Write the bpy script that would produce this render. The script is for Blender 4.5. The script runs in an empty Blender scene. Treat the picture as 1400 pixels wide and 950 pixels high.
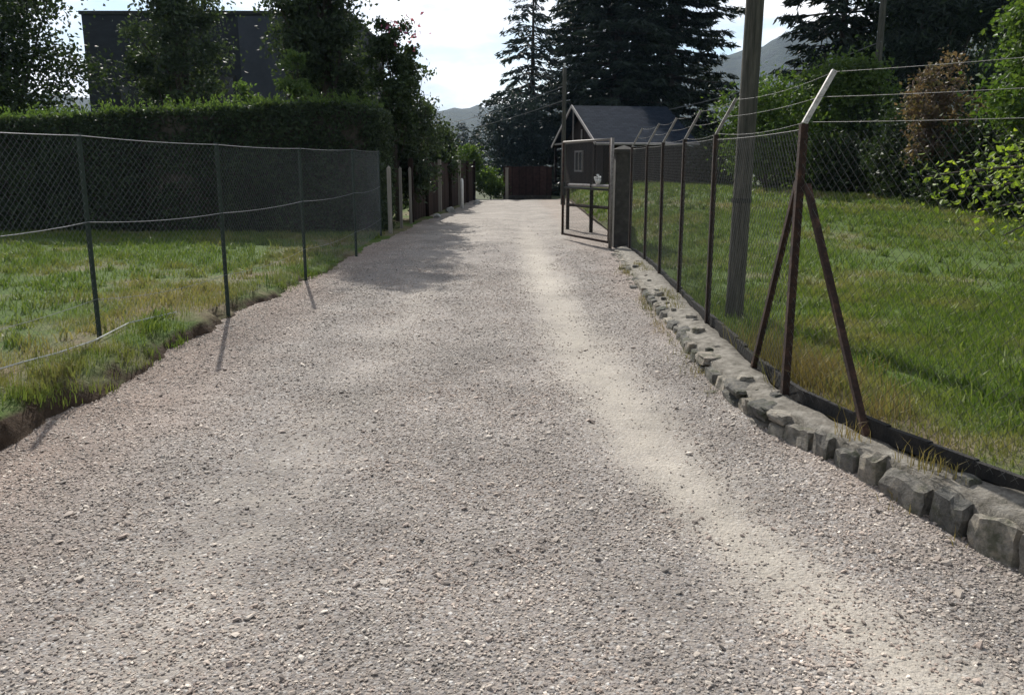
import bpy, math, random
import numpy as np
from mathutils import Vector

R = np.random.default_rng(7)
random.seed(7)
SC = bpy.context.scene
COL = SC.collection
rad = math.radians

# ------------------------------------------------------------------ camera
PITCH = rad(12.2); F = 1150.0; CAMZ = 1.6
cam = bpy.data.cameras.new('camera'); cam.sensor_width = 36; cam.lens = F / 1400 * 36
cam.clip_start = 0.05; cam.clip_end = 6000
co = bpy.data.objects.new('camera', cam); COL.objects.link(co)
co.location = (0, 0, CAMZ); co.rotation_euler = (rad(90) - PITCH, 0, 0)
SC.camera = co

def P(px, py, Y):
    """point seen at that place of the survey photo, Y metres ahead"""
    u = (px - 700) / F; v = (475 - py) / F
    ry = math.cos(PITCH) + v * math.sin(PITCH); rz = -math.sin(PITCH) + v * math.cos(PITCH)
    t = Y / ry
    return np.array((u * t, Y, CAMZ + rz * t))

def zr(Y):
    """height of the drive, which climbs gently away from the camera"""
    return 0.3 * (1 - np.exp(-np.maximum(0, np.asarray(Y, float) - 3) / 8))

def G(px, py, dz=0.0):
    Y = 6.0
    for _ in range(60):
        p = P(px, py, 1.0)
        Y = 0.5 * Y + 0.5 * (CAMZ - (float(zr(Y)) + dz)) / max(1e-4, (CAMZ - p[2]))
    return P(px, py, Y)

# ------------------------------------------------------------------ mesh building
class MB:
    def __init__(s): s.v = []; s.n = 0; s.q = []; s.t = []; s.mq = []; s.mt = []
    def add(s, v, q=None, t=None, m=0):
        v = np.asarray(v, float).reshape(-1, 3)
        if q is not None and len(q):
            q = np.asarray(q, int).reshape(-1, 4) + s.n; s.q.append(q); s.mq.append(np.full(len(q), m))
        if t is not None and len(t):
            t = np.asarray(t, int).reshape(-1, 3) + s.n; s.t.append(t); s.mt.append(np.full(len(t), m))
        s.v.append(v); s.n += len(v); return s
    def box(s, c, h, M=None, m=0):
        c = np.asarray(c, float); h = np.asarray(h, float)
        v = np.array([(x, y, z) for x in (-1, 1) for y in (-1, 1) for z in (-1, 1)]) * h
        if M is not None: v = v @ np.asarray(M).T
        return s.add(v + c, [(0, 1, 3, 2), (4, 6, 7, 5), (0, 4, 5, 1), (2, 3, 7, 6), (0, 2, 6, 4), (1, 5, 7, 3)], m=m)
    def tube(s, pts, r, k=6, cap=True, m=0, phase=0.0):
        pts = np.asarray(pts, float); n = len(pts); r = np.broadcast_to(np.asarray(r, float), (n,))
        d = np.gradient(pts, axis=0); d /= np.linalg.norm(d, axis=1)[:, None] + 1e-9
        ref = np.array((0, 0, 1.0)) if abs(d[:, 2]).mean() < 0.8 else np.array((1.0, 0, 0))
        a = np.cross(d, ref); a /= np.linalg.norm(a, axis=1)[:, None] + 1e-9
        b = np.cross(d, a)
        th = np.arange(k) / k * 2 * np.pi + phase
        v = pts[:, None] + r[:, None, None] * (a[:, None] * np.cos(th)[None, :, None] + b[:, None] * np.sin(th)[None, :, None])
        q = [(i * k + j, i * k + (j + 1) % k, (i + 1) * k + (j + 1) % k, (i + 1) * k + j) for i in range(n - 1) for j in range(k)]
        v = v.reshape(-1, 3); t = []
        if cap:
            v = np.vstack([v, pts[0], pts[-1]]); L = n * k
            t = [(L, (j + 1) % k, j) for j in range(k)] + [(L + 1, (n - 1) * k + j, (n - 1) * k + (j + 1) % k) for j in range(k)]
        return s.add(v, q, t, m)
    def wires(s, A, B, r):
        """many thin three sided straight wires"""
        A = np.asarray(A, float); B = np.asarray(B, float); n = len(A)
        d = B - A; d /= np.linalg.norm(d, axis=1)[:, None] + 1e-9
        ref = np.where(np.abs(d[:, 2:3]) < .9, np.array([[0, 0, 1.0]]), np.array([[1.0, 0, 0]]))
        a = np.cross(d, ref); a /= np.linalg.norm(a, axis=1)[:, None]; b = np.cross(d, a)
        ring = [r * (a * math.cos(t) + b * math.sin(t)) for t in (0, 2.094, 4.189)]
        v = np.stack([A + ring[0], A + ring[1], A + ring[2], B + ring[0], B + ring[1], B + ring[2]], 1).reshape(-1, 3)
        base = np.arange(n)[:, None] * 6
        q = np.concatenate([base + np.array([[0, 1, 4, 3]]), base + np.array([[1, 2, 5, 4]]), base + np.array([[2, 0, 3, 5]])])
        return s.add(v, q)
    def build(s, name, mats, parent=None, smooth=False):
        V = np.concatenate(s.v) if s.v else np.zeros((0, 3))
        q = np.concatenate(s.q) if s.q else np.zeros((0, 4), int)
        t = np.concatenate(s.t) if s.t else np.zeros((0, 3), int)
        mi = np.concatenate(s.mq + s.mt) if (s.mq or s.mt) else np.zeros(0)
        if parent is not None and parent.type == 'EMPTY' or parent is not None:
            V = V - np.array(origin_of(parent))
        return link_mesh(name, V, q, t, mats, parent, mi, smooth)

ORI = {}
def origin_of(o): return ORI.get(o.name, (0, 0, 0))

def link_mesh(name, V, q, t, mats, parent=None, mi=None, smooth=False):
    me = bpy.data.meshes.new(name)
    nq, nt = len(q), len(t)
    me.vertices.add(len(V)); me.vertices.foreach_set('co', np.ascontiguousarray(V, np.float32).ravel())
    me.loops.add(nq * 4 + nt * 3)
    me.loops.foreach_set('vertex_index', np.concatenate([q.ravel(), t.ravel()]).astype(np.int32))
    me.polygons.add(nq + nt)
    st = np.concatenate([np.arange(nq) * 4, nq * 4 + np.arange(nt) * 3]).astype(np.int32)
    me.polygons.foreach_set('loop_start', st)
    if mi is not None and len(mi): me.polygons.foreach_set('material_index', mi.astype(np.int32))
    me.polygons.foreach_set('use_smooth', np.full(nq + nt, smooth))
    me.update(calc_edges=True)
    for m in (mats if isinstance(mats, (list, tuple)) else [mats]): me.materials.append(m)
    o = bpy.data.objects.new(name, me); COL.objects.link(o)
    if parent is not None: o.parent = parent; ORI[o.name] = ORI.get(parent.name, (0, 0, 0))
    return o

def tag(o, label=None, cat=None, group=None, kind=None):
    if label: o['label'] = label
    if cat: o['category'] = cat
    if group: o['group'] = group
    if kind: o['kind'] = kind
    return o

def thing(name, loc, label, cat, group=None):
    o = bpy.data.objects.new(name, None); COL.objects.link(o); o.location = loc
    o.empty_display_size = .2
    ORI[o.name] = tuple(float(c) for c in loc)
    return tag(o, label, cat, group)

# ------------------------------------------------------------------ materials
def mat(name):
    m = bpy.data.materials.new(name); m.use_nodes = True
    nt = m.node_tree; nt.nodes.clear()
    out = nt.nodes.new('ShaderNodeOutputMaterial')
    return m, nt, out
def N(nt, t, **kw):
    n = nt.nodes.new(t)
    for k, v in kw.items():
        if k in n.inputs: n.inputs[k].default_value = v
        else: setattr(n, k, v)
    return n
def ramp(nt, stops, interp='LINEAR'):
    n = nt.nodes.new('ShaderNodeValToRGB'); cr = n.color_ramp; cr.interpolation = interp
    while len(cr.elements) > 1: cr.elements.remove(cr.elements[-1])
    cr.elements[0].position = stops[0][0]; cr.elements[0].color = (*stops[0][1], 1)
    for p, c in stops[1:]:
        e = cr.elements.new(p); e.color = (*c, 1)
    return n
def mixc(nt, fac, a, b, mode='MIX'):
    n = nt.nodes.new('ShaderNodeMix'); n.data_type = 'RGBA'; n.blend_type = mode
    L = nt.links
    for idx, x in ((0, fac), (6, a), (7, b)):
        if isinstance(x, (int, float)): n.inputs[idx].default_value = x
        elif isinstance(x, tuple): n.inputs[idx].default_value = (*x, 1)
        else: L.new(x, n.inputs[idx])
    return n.outputs[2]
def math_(nt, op, a, b=0.0, clamp=False):
    n = nt.nodes.new('ShaderNodeMath'); n.operation = op; n.use_clamp = clamp
    for i, x in enumerate((a, b)):
        if isinstance(x, (int, float)): n.inputs[i].default_value = x
        else: nt.links.new(x, n.inputs[i])
    return n.outputs[0]
def noise(nt, vec, scale, detail=4, rough=.55):
    n = N(nt, 'ShaderNodeTexNoise', Scale=scale, Detail=detail, Roughness=rough)
    if vec is not None: nt.links.new(vec, n.inputs['Vector'])
    return n.outputs['Fac']

def leaf_mat(name, cols, trans=.35, rough=.55, spec=.25):
    """leaves: colour by island, some light passing through"""
    m, nt, out = mat(name); L = nt.links
    g = N(nt, 'ShaderNodeNewGeometry')
    rp = ramp(nt, [(i / max(1, len(cols) - 1), c) for i, c in enumerate(cols)])
    L.new(g.outputs['Random Per Island'], rp.inputs[0])
    nz = noise(nt, g.outputs['Position'], 1.3, 2)
    k = N(nt, 'ShaderNodeMapRange'); L.new(nz, k.inputs[0]); k.inputs[1].default_value = .3; k.inputs[2].default_value = .7; k.inputs[3].default_value = .7; k.inputs[4].default_value = 1.3
    c = mixc(nt, 1.0, rp.outputs[0], k.outputs[0], 'MULTIPLY')
    b = N(nt, 'ShaderNodeBsdfPrincipled', Roughness=rough); b.inputs['Specular IOR Level'].default_value = spec
    L.new(c, b.inputs['Base Color'])
    t = N(nt, 'ShaderNodeBsdfTranslucent')
    L.new(mixc(nt, 1.0, c, (1.25, 1.3, .6), 'MULTIPLY'), t.inputs[0])
    mx = N(nt, 'ShaderNodeMixShader', Fac=trans); L.new(b.outputs[0], mx.inputs[1]); L.new(t.outputs[0], mx.inputs[2])
    L.new(mx.outputs[0], out.inputs[0]); return m

def rough_mat(name, stops, scale=6, detail=6, rough=.9, bump=.3, bscale=None, metal=0, stretch=None, spec=.3, dist=.02, boards=0):
    m, nt, out = mat(name); L = nt.links
    g = N(nt, 'ShaderNodeTexCoord'); vec = g.outputs['Object']
    if stretch:
        mp = N(nt, 'ShaderNodeMapping'); mp.inputs['Scale'].default_value = stretch; L.new(vec, mp.inputs[0]); vec = mp.outputs[0]
    f = noise(nt, vec, scale, detail, .65)
    rp = ramp(nt, stops); L.new(f, rp.inputs[0])
    b = N(nt, 'ShaderNodeBsdfPrincipled', Roughness=rough, Metallic=metal); b.inputs['Specular IOR Level'].default_value = spec
    col = rp.outputs[0]
    if boards:      # upright boards of slightly different tone with dark joints
        sx = N(nt, 'ShaderNodeSeparateXYZ'); L.new(g.outputs['Object'], sx.inputs[0])
        u = math_(nt, 'MULTIPLY', math_(nt, 'ADD', sx.outputs[0], sx.outputs[1]), 1.0 / boards)
        fr = math_(nt, 'FRACT', u); gap = math_(nt, 'GREATER_THAN', fr, .09)
        wn = N(nt, 'ShaderNodeTexWhiteNoise', noise_dimensions='1D'); L.new(math_(nt, 'FLOOR', u), wn.inputs['W'])
        tone = math_(nt, 'ADD', math_(nt, 'MULTIPLY', wn.outputs['Value'], .7), .6)
        col = mixc(nt, 1.0, col, math_(nt, 'MULTIPLY', tone, math_(nt, 'ADD', math_(nt, 'MULTIPLY', gap, .75), .25)), 'MULTIPLY')
    L.new(col, b.inputs['Base Color'])
    f2 = noise(nt, vec, bscale or scale * 5, 5, .7)
    bp = N(nt, 'ShaderNodeBump', Strength=bump, Distance=dist); L.new(f2, bp.inputs['Height']); L.new(bp.outputs[0], b.inputs['Normal'])
    L.new(b.outputs[0], out.inputs[0]); return m

M = {}
M['bark'] = rough_mat('bark', [(.3, (.035, .028, .022)), (.7, (.10, .085, .07))], 8, bump=.8, stretch=(1, 1, .25))
M['conifer'] = leaf_mat('conifer_needles', [(.012, .022, .016), (.022, .036, .024), (.034, .05, .028)], .12)
M['conifer_blue'] = leaf_mat('blue_conifer_needles', [(.016, .028, .03), (.026, .042, .042), (.04, .06, .055)], .12)
M['dark_leaf'] = leaf_mat('dark_leaves', [(.018, .03, .013), (.03, .05, .02), (.05, .075, .028)], .25)
M['mid_leaf'] = leaf_mat('mid_green_leaves', [(.04, .075, .017), (.066, .112, .026), (.105, .152, .038)], .4)
M['lime_leaf'] = leaf_mat('lime_leaves', [(.10, .16, .022), (.18, .25, .035), (.29, .35, .06)], .45)
M['hedge_leaf'] = leaf_mat('hedge_leaves', [(.028, .043, .028), (.046, .068, .038), (.072, .10, .05)], .3)
M['shoot_leaf'] = leaf_mat('young_hedge_shoots', [(.055, .095, .03), (.08, .13, .042), (.115, .16, .055)], .45)
M['red_leaf'] = leaf_mat('russet_leaves', [(.09, .06, .05), (.13, .085, .07), (.17, .125, .10), (.07, .075, .04)], .35)
M['pink'] = leaf_mat('pink_blossom', [(.30, .08, .18), (.42, .14, .26)], .4)
M['grass'] = None

def grass_mat(name, greens, dry, lo=.46, hi=.62):
    m, nt, out = mat(name); L = nt.links
    g = N(nt, 'ShaderNodeNewGeometry')
    rp = ramp(nt, [(i / (len(greens) - 1), c) for i, c in enumerate(greens)]); L.new(g.outputs['Random Per Island'], rp.inputs[0])
    rd = ramp(nt, [(i / (len(dry) - 1), c) for i, c in enumerate(dry)]); L.new(g.outputs['Random Per Island'], rd.inputs[0])
    n1 = noise(nt, g.outputs['Position'], .75, 5, .65)
    att = N(nt, 'ShaderNodeAttribute', attribute_name='dry')
    f = N(nt, 'ShaderNodeMapRange'); L.new(math_(nt, 'ADD', n1, att.outputs['Fac']), f.inputs[0]); f.inputs[1].default_value = lo; f.inputs[2].default_value = hi
    c = mixc(nt, f.outputs[0], rp.outputs[0], rd.outputs[0])
    b = N(nt, 'ShaderNodeBsdfPrincipled', Roughness=.6); b.inputs['Specular IOR Level'].default_value = .2; L.new(c, b.inputs['Base Color'])
    t = N(nt, 'ShaderNodeBsdfTranslucent'); L.new(mixc(nt, 1.0, c, (1.1, 1.15, .6), 'MULTIPLY'), t.inputs[0])
    mx = N(nt, 'ShaderNodeMixShader', Fac=.35); L.new(b.outputs[0], mx.inputs[1]); L.new(t.outputs[0], mx.inputs[2])
    L.new(mx.outputs[0], out.inputs[0]); return m
M['grass'] = grass_mat('lawn_blades', [(.055, .10, .02), (.11, .165, .036), (.19, .23, .065)], [(.19, .175, .07), (.30, .25, .13), (.14, .165, .05)])
M['straw'] = grass_mat('dry_weed_blades', [(.13, .115, .045), (.18, .15, .06), (.08, .10, .03)], [(.20, .15, .06), (.28, .21, .10), (.14, .11, .05)])

def soil_mat():
    m, nt, out = mat('lawn_soil'); L = nt.links
    g = N(nt, 'ShaderNodeNewGeometry')
    n1 = noise(nt, g.outputs['Position'], .75, 5, .65); n2 = noise(nt, g.outputs['Position'], 14, 6, .7)
    gr = ramp(nt, [(.3, (.045, .08, .018)), (.7, (.10, .14, .04))]); L.new(n2, gr.inputs[0])
    dr = ramp(nt, [(.3, (.11, .09, .06)), (.7, (.22, .18, .12))]); L.new(n2, dr.inputs[0])
    so = ramp(nt, [(.3, (.028, .02, .014)), (.7, (.085, .06, .042))]); L.new(n2, so.inputs[0])
    att = N(nt, 'ShaderNodeAttribute', attribute_name='dry')
    f = N(nt, 'ShaderNodeMapRange'); L.new(math_(nt, 'ADD', n1, att.outputs['Fac']), f.inputs[0]); f.inputs[1].default_value = .48; f.inputs[2].default_value = .66
    c = mixc(nt, f.outputs[0], gr.outputs[0], dr.outputs[0])
    sx = N(nt, 'ShaderNodeSeparateXYZ'); L.new(g.outputs['Normal'], sx.inputs[0])
    s = N(nt, 'ShaderNodeMapRange'); L.new(sx.outputs[2], s.inputs[0]); s.inputs[1].default_value = .9; s.inputs[2].default_value = .7
    c = mixc(nt, s.outputs[0], c, so.outputs[0])
    b = N(nt, 'ShaderNodeBsdfPrincipled', Roughness=.95); b.inputs['Specular IOR Level'].default_value = .1; L.new(c, b.inputs['Base Color'])
    bp = N(nt, 'ShaderNodeBump', Strength=.8, Distance=.04); L.new(n2, bp.inputs['Height']); L.new(bp.outputs[0], b.inputs['Normal'])
    L.new(b.outputs[0], out.inputs[0]); return m
M['soil'] = soil_mat()

STONE_STOPS = [(0, (.085, .08, .078)), (.15, (.15, .14, .135)), (.32, (.20, .185, .177)), (.5, (.235, .208, .197)), (.68, (.27, .25, .235)), (.85, (.31, .295, .28)), (.96, (.39, .375, .36)), (1, (.55, .54, .52))]
def road_mat():
    m, nt, out = mat('crushed_gravel'); L = nt.links
    g = N(nt, 'ShaderNodeNewGeometry'); pos = g.outputs['Position']
    sand = N(nt, 'ShaderNodeAttribute', attribute_name='sand').outputs['Fac']
    red = N(nt, 'ShaderNodeAttribute', attribute_name='red').outputs['Fac']
    wob = noise(nt, pos, 4.5, 8, .8)
    v1 = N(nt, 'ShaderNodeTexVoronoi', Scale=62.0); L.new(pos, v1.inputs['Vector'])
    v2 = N(nt, 'ShaderNodeTexVoronoi', Scale=130.0); L.new(pos, v2.inputs['Vector'])
    sep = N(nt, 'ShaderNodeSeparateColor'); L.new(v1.outputs['Color'], sep.inputs[0])
    r1 = ramp(nt, STONE_STOPS); L.new(sep.outputs[0], r1.inputs[0])
    sep2 = N(nt, 'ShaderNodeSeparateColor'); L.new(v2.outputs['Color'], sep2.inputs[0])
    r2 = ramp(nt, STONE_STOPS); L.new(sep2.outputs[0], r2.inputs[0])
    pick = math_(nt, 'GREATER_THAN', sep.outputs[1], .55)
    c = mixc(nt, pick, r1.outputs[0], r2.outputs[0])
    # fine dust between the stones
    e = N(nt, 'ShaderNodeMapRange'); L.new(v1.outputs['Distance'], e.inputs[0]); e.inputs[1].default_value = .25; e.inputs[2].default_value = .75
    dust = ramp(nt, [(.3, (.21, .182, .157)), (.7, (.285, .247, .214))]); L.new(noise(nt, pos, 40, 5, .8), dust.inputs[0])
    c = mixc(nt, math_(nt, 'MULTIPLY', e.outputs[0], .8), c, dust.outputs[0])
    # sandy wheel track
    sd = ramp(nt, [(.25, (.26, .237, .20)), (.5, (.38, .345, .293)), (.75, (.48, .44, .375))]); L.new(noise(nt, pos, 55, 6, .8), sd.inputs[0])
    sf = N(nt, 'ShaderNodeMapRange'); L.new(math_(nt, 'ADD', sand, math_(nt, 'MULTIPLY', math_(nt, 'SUBTRACT', wob, .5), 1.7)), sf.inputs[0]); sf.inputs[1].default_value = .2; sf.inputs[2].default_value = 1.2
    c = mixc(nt, math_(nt, 'MULTIPLY', sf.outputs[0], .85), c, sd.outputs[0])
    # reddish, browner verges and low patches
    rf = N(nt, 'ShaderNodeMapRange'); L.new(math_(nt, 'ADD', red, math_(nt, 'MULTIPLY', math_(nt, 'SUBTRACT', noise(nt, pos, 1.2, 5, .6), .5), .9)), rf.inputs[0]); rf.inputs[1].default_value = .2; rf.inputs[2].default_value = 1.0
    c = mixc(nt, rf.outputs[0], c, mixc(nt, 1.0, c, (1.0, .87, .80), 'MULTIPLY'))
    big = N(nt, 'ShaderNodeMapRange'); L.new(noise(nt, pos, 1.3, 5, .65), big.inputs[0]); big.inputs[1].default_value = .32; big.inputs[2].default_value = .68; big.inputs[3].default_value = .76; big.inputs[4].default_value = 1.16
    c = mixc(nt, 1.0, c, big.outputs[0], 'MULTIPLY')
    b = N(nt, 'ShaderNodeBsdfPrincipled', Roughness=.9); b.inputs['Specular IOR Level'].default_value = .2; L.new(c, b.inputs['Base Color'])
    h1 = math_(nt, 'SUBTRACT', .6, v1.outputs['Distance']); h2 = math_(nt, 'MULTIPLY', math_(nt, 'SUBTRACT', .6, v2.outputs['Distance']), .5)
    h = math_(nt, 'ADD', math_(nt, 'ADD', h1, h2), math_(nt, 'MULTIPLY', noise(nt, pos, 25, 5, .8), .9))
    h = math_(nt, 'MULTIPLY', h, math_(nt, 'SUBTRACT', 1.0, math_(nt, 'MULTIPLY', sf.outputs[0], .55)))
    bp = N(nt, 'ShaderNodeBump', Strength=.75, Distance=.010); L.new(h, bp.inputs['Height']); L.new(bp.outputs[0], b.inputs['Normal'])
    L.new(b.outputs[0], out.inputs[0]); return m
M['road'] = road_mat()

def pebble_mat():
    m, nt, out = mat('loose_stones'); L = nt.links
    g = N(nt, 'ShaderNodeNewGeometry')
    rp = ramp(nt, [(p_, tuple(c_ * k_ for c_, k_ in zip(col_, (1.46, 1.37, 1.24)))) for p_, col_ in STONE_STOPS]); L.new(g.outputs['Random Per Island'], rp.inputs[0])
    rf = N(nt, 'ShaderNodeMapRange'); L.new(noise(nt, g.outputs['Position'], 1.2, 5, .6), rf.inputs[0]); rf.inputs[1].default_value = .4; rf.inputs[2].default_value = .7
    c = mixc(nt, math_(nt, 'MULTIPLY', rf.outputs[0], .7), rp.outputs[0], mixc(nt, 1.0, rp.outputs[0], (1.02, .89, .83), 'MULTIPLY'))
    big = N(nt, 'ShaderNodeMapRange'); L.new(noise(nt, g.outputs['Position'], 1.3, 5, .65), big.inputs[0]); big.inputs[1].default_value = .32; big.inputs[2].default_value = .68; big.inputs[3].default_value = .72; big.inputs[4].default_value = 1.18
    c = mixc(nt, 1.0, c, big.outputs[0], 'MULTIPLY')
    b = N(nt, 'ShaderNodeBsdfPrincipled', Roughness=.75); b.inputs['Specular IOR Level'].default_value = .35; L.new(c, b.inputs['Base Color'])
    L.new(b.outputs[0], out.inputs[0]); return m
M['pebble'] = pebble_mat()
M['wallstone'] = None
def wallstone_mat():
    m, nt, out = mat('rubble_stone'); L = nt.links
    g = N(nt, 'ShaderNodeNewGeometry'); pos = g.outputs['Position']
    rp = ramp(nt, [(0, (.12, .118, .11)), (.35, (.18, .172, .155)), (.7, (.26, .235, .20)), (1, (.34, .315, .27))]); L.new(g.outputs['Random Per Island'], rp.inputs[0])
    n = noise(nt, pos, 18, 7, .75)
    k = ramp(nt, [(.3, (.35, .36, .33)), (.5, (1, 1, 1)), (.72, (1.6, 1.5, 1.35))]); L.new(n, k.inputs[0])
    c = mixc(nt, 1.0, rp.outputs[0], k.outputs[0], 'MULTIPLY')
    li = N(nt, 'ShaderNodeMapRange'); L.new(noise(nt, pos, 7, 6, .7), li.inputs[0]); li.inputs[1].default_value = .5; li.inputs[2].default_value = .64
    c = mixc(nt, math_(nt, 'MULTIPLY', li.outputs[0], .7), c, (.06, .068, .035))
    b = N(nt, 'ShaderNodeBsdfPrincipled', Roughness=.92); b.inputs['Specular IOR Level'].default_value = .2; L.new(c, b.inputs['Base Color'])
    bp = N(nt, 'ShaderNodeBump', Strength=1.0, Distance=.035); L.new(n, bp.inputs['Height']); L.new(bp.outputs[0], b.inputs['Normal'])
    L.new(b.outputs[0], out.inputs[0]); return m
M['wallstone'] = wallstone_mat()
M['mortar'] = rough_mat('weathered_mortar', [(.28, (.06, .058, .045)), (.42, (.16, .145, .12)), (.6, (.27, .25, .215)), (.75, (.36, .34, .30))], 13, 9, .95, 1.0, 55)
M['rust'] = rough_mat('rusty_iron', [(.3, (.016, .012, .011)), (.5, (.034, .02, .015)), (.62, (.065, .035, .024)), (.76, (.15, .085, .055))], 14, 8, .85, .5, 60)
M['darkrust'] = rough_mat('dark_rusty_iron', [(.3, (.016, .013, .012)), (.55, (.034, .023, .018)), (.75, (.075, .042, .03))], 14, 8, .85, .5, 60)
M['darkmetal'] = rough_mat('dark_painted_iron', [(.3, (.018, .02, .018)), (.7, (.04, .04, .036))], 12, 6, .6, .2, 60)
M['greenmetal'] = rough_mat('green_fence_post_paint', [(.3, (.018, .03, .024)), (.7, (.035, .05, .04))], 12, 6, .5, .1, 60)
M['galv'] = rough_mat('galvanised_wire', [(.3, (.30, .31, .32)), (.7, (.46, .47, .48))], 20, 4, .4, .0, 60, metal=.6)
M['galv_dull'] = rough_mat('dull_galvanised_wire', [(.3, (.14, .145, .15)), (.7, (.25, .255, .26))], 20, 4, .5, .0, 60, metal=.4)
M['galv_mesh'] = rough_mat('grey_mesh_wire', [(.3, (.11, .115, .12)), (.7, (.19, .195, .2))], 20, 4, .5, .0, 60, metal=.4)
M['galv_dark'] = rough_mat('weathered_dark_wire', [(.3, (.06, .06, .058)), (.7, (.12, .12, .115))], 20, 4, .6, .0, 60, metal=.3)
M['paleiron'] = rough_mat('pale_glint_iron', [(.3, (.20, .17, .15)), (.45, (.42, .40, .37)), (.7, (.60, .58, .54))], 30, 5, .45, .2, 60, metal=.2)  # pale colour stands in for light reflecting off the strain post's arm
M['worniron'] = rough_mat('worn_grey_iron', [(.3, (.10, .085, .075)), (.7, (.26, .24, .215))], 30, 5, .55, .2, 60, metal=.2)
M['polewood'] = rough_mat('grey_pole_wood', [(.3, (.028, .029, .024)), (.5, (.075, .074, .06)), (.72, (.15, .14, .115))], 14, 9, .9, .9, 40, stretch=(3, 3, .22))
M['timber'] = rough_mat('weathered_timber', [(.3, (.18, .165, .14)), (.7, (.34, .31, .27))], 8, 7, .9, .5, 30, stretch=(3, 3, .2))
M['plank'] = rough_mat('dark_brown_planks', [(.3, (.03, .021, .018)), (.7, (.075, .053, .045))], 8, 7, .9, .4, 30, stretch=(4, 4, .25), spec=.1, boards=.15)
M['hutwood'] = rough_mat('brown_stained_boards', [(.3, (.016, .011, .009)), (.7, (.04, .027, .022))], 7, 6, .85, .3, 30, stretch=(4, 4, .3), spec=.1, boards=.2)
M['trim'] = rough_mat('pale_grey_trim', [(.3, (.22, .205, .20)), (.7, (.32, .30, .29))], 9, 5, .8, .2, 40)
M['slate'] = None
def slate_mat():
    m, nt, out = mat('blue_grey_slates'); L = nt.links
    tc = N(nt, 'ShaderNodeTexCoord')
    br = N(nt, 'ShaderNodeTexBrick'); L.new(tc.outputs['UV'], br.inputs['Vector'])
    br.inputs['Color1'].default_value = (.011, .016, .026, 1); br.inputs['Color2'].default_value = (.02, .028, .042, 1); br.inputs['Mortar'].default_value = (.008, .01, .012, 1)  # shade of the firs on the roof is put into these dark slate colours
    br.inputs['Scale'].default_value = 1.0; br.inputs['Brick Width'].default_value = .24; br.inputs['Row Height'].default_value = .16; br.inputs['Mortar Size'].default_value = .008
    b = N(nt, 'ShaderNodeBsdfPrincipled', Roughness=.85); b.inputs['Specular IOR Level'].default_value = .02; L.new(br.outputs['Color'], b.inputs['Base Color'])
    bp = N(nt, 'ShaderNodeBump', Strength=.5, Distance=.01); L.new(br.outputs['Fac'], bp.inputs['Height']); bp.invert = True; L.new(bp.outputs[0], b.inputs['Normal'])
    L.new(b.outputs[0], out.inputs[0]); return m
M['slate'] = slate_mat()
M['housewall'] = rough_mat('dark_slate_cladding', [(.3, (.022, .025, .032)), (.7, (.036, .041, .050))], 2, 6, .8, .3, 20, stretch=(1, 1, 3))
M['housepale'] = rough_mat('blue_grey_render', [(.3, (.05, .056, .072)), (.7, (.072, .08, .098))], 2, 6, .9, .2, 30)
M['glass'] = rough_mat('dark_window_glass', [(.3, (.02, .022, .025)), (.7, (.03, .032, .036))], 1, 2, .1, .0, 5, spec=.6)
M['white'] = rough_mat('white_paint', [(.3, (.62, .62, .60)), (.7, (.78, .78, .76))], 14, 5, .8, .3, 40)
M['oldwhite'] = rough_mat('worn_white_paint', [(.3, (.22, .22, .21)), (.55, (.48, .48, .46)), (.75, (.6, .6, .58))], 9, 6, .85, .6, 30)
M['concrete'] = rough_mat('grey_dirty_concrete', [(.3, (.03, .029, .026)), (.55, (.06, .056, .05)), (.75, (.11, .10, .09))], 7, 8, .95, .6, 40)
M['ground'] = rough_mat('meadow_ground', [(.3, (.035, .05, .018)), (.7, (.08, .09, .04))], .4, 8, .95, .6, 3)
M['hill'] = rough_mat('wooded_hillside', [(.35, (.008, .015, .012)), (.5, (.018, .03, .018)), (.7, (.032, .044, .026))], .05, 9, .95, .9, .25, dist=4.0)
M['cable'] = rough_mat('grey_cable', [(.3, (.10, .10, .10)), (.7, (.16, .16, .16))], 20, 4, .6, .0, 60)
M['cord'] = rough_mat('pale_cord', [(.3, (.45, .46, .45)), (.7, (.62, .62, .60))], 20, 4, .7, .0, 60)

# ------------------------------------------------------------------ leaves
def basis(n):
    d = R.normal(size=(n, 3)); d /= np.linalg.norm(d, axis=1)[:, None]
    e = R.normal(size=(n, 3)); e -= (e * d).sum(1)[:, None] * d; e /= np.linalg.norm(e, axis=1)[:, None]
    return d, e
def cards(mb, c, size, asp=.5, d=None, e=None, m=0):
    """rhombic leaves centred on c"""
    n = len(c)
    if n == 0: return
    d0, e0 = basis(n)
    d = d0 if d is None else d
    if e is None:
        e = e0 - (e0 * d).sum(1)[:, None] * d; e /= np.linalg.norm(e, axis=1)[:, None] + 1e-9
    s = np.broadcast_to(np.asarray(size, float), (n,))[:, None] * (0.7 + .6 * R.random((n, 1)))
    nn = np.cross(d, e) * s * .12
    v = np.stack([c - d * s * .5, c + e * s * asp * .5 + nn, c + d * s * .5, c - e * s * asp * .5 + nn], 1).reshape(-1, 3)
    q = np.arange(n * 4).reshape(-1, 4)
    mb.add(v, q, m=m)
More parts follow.
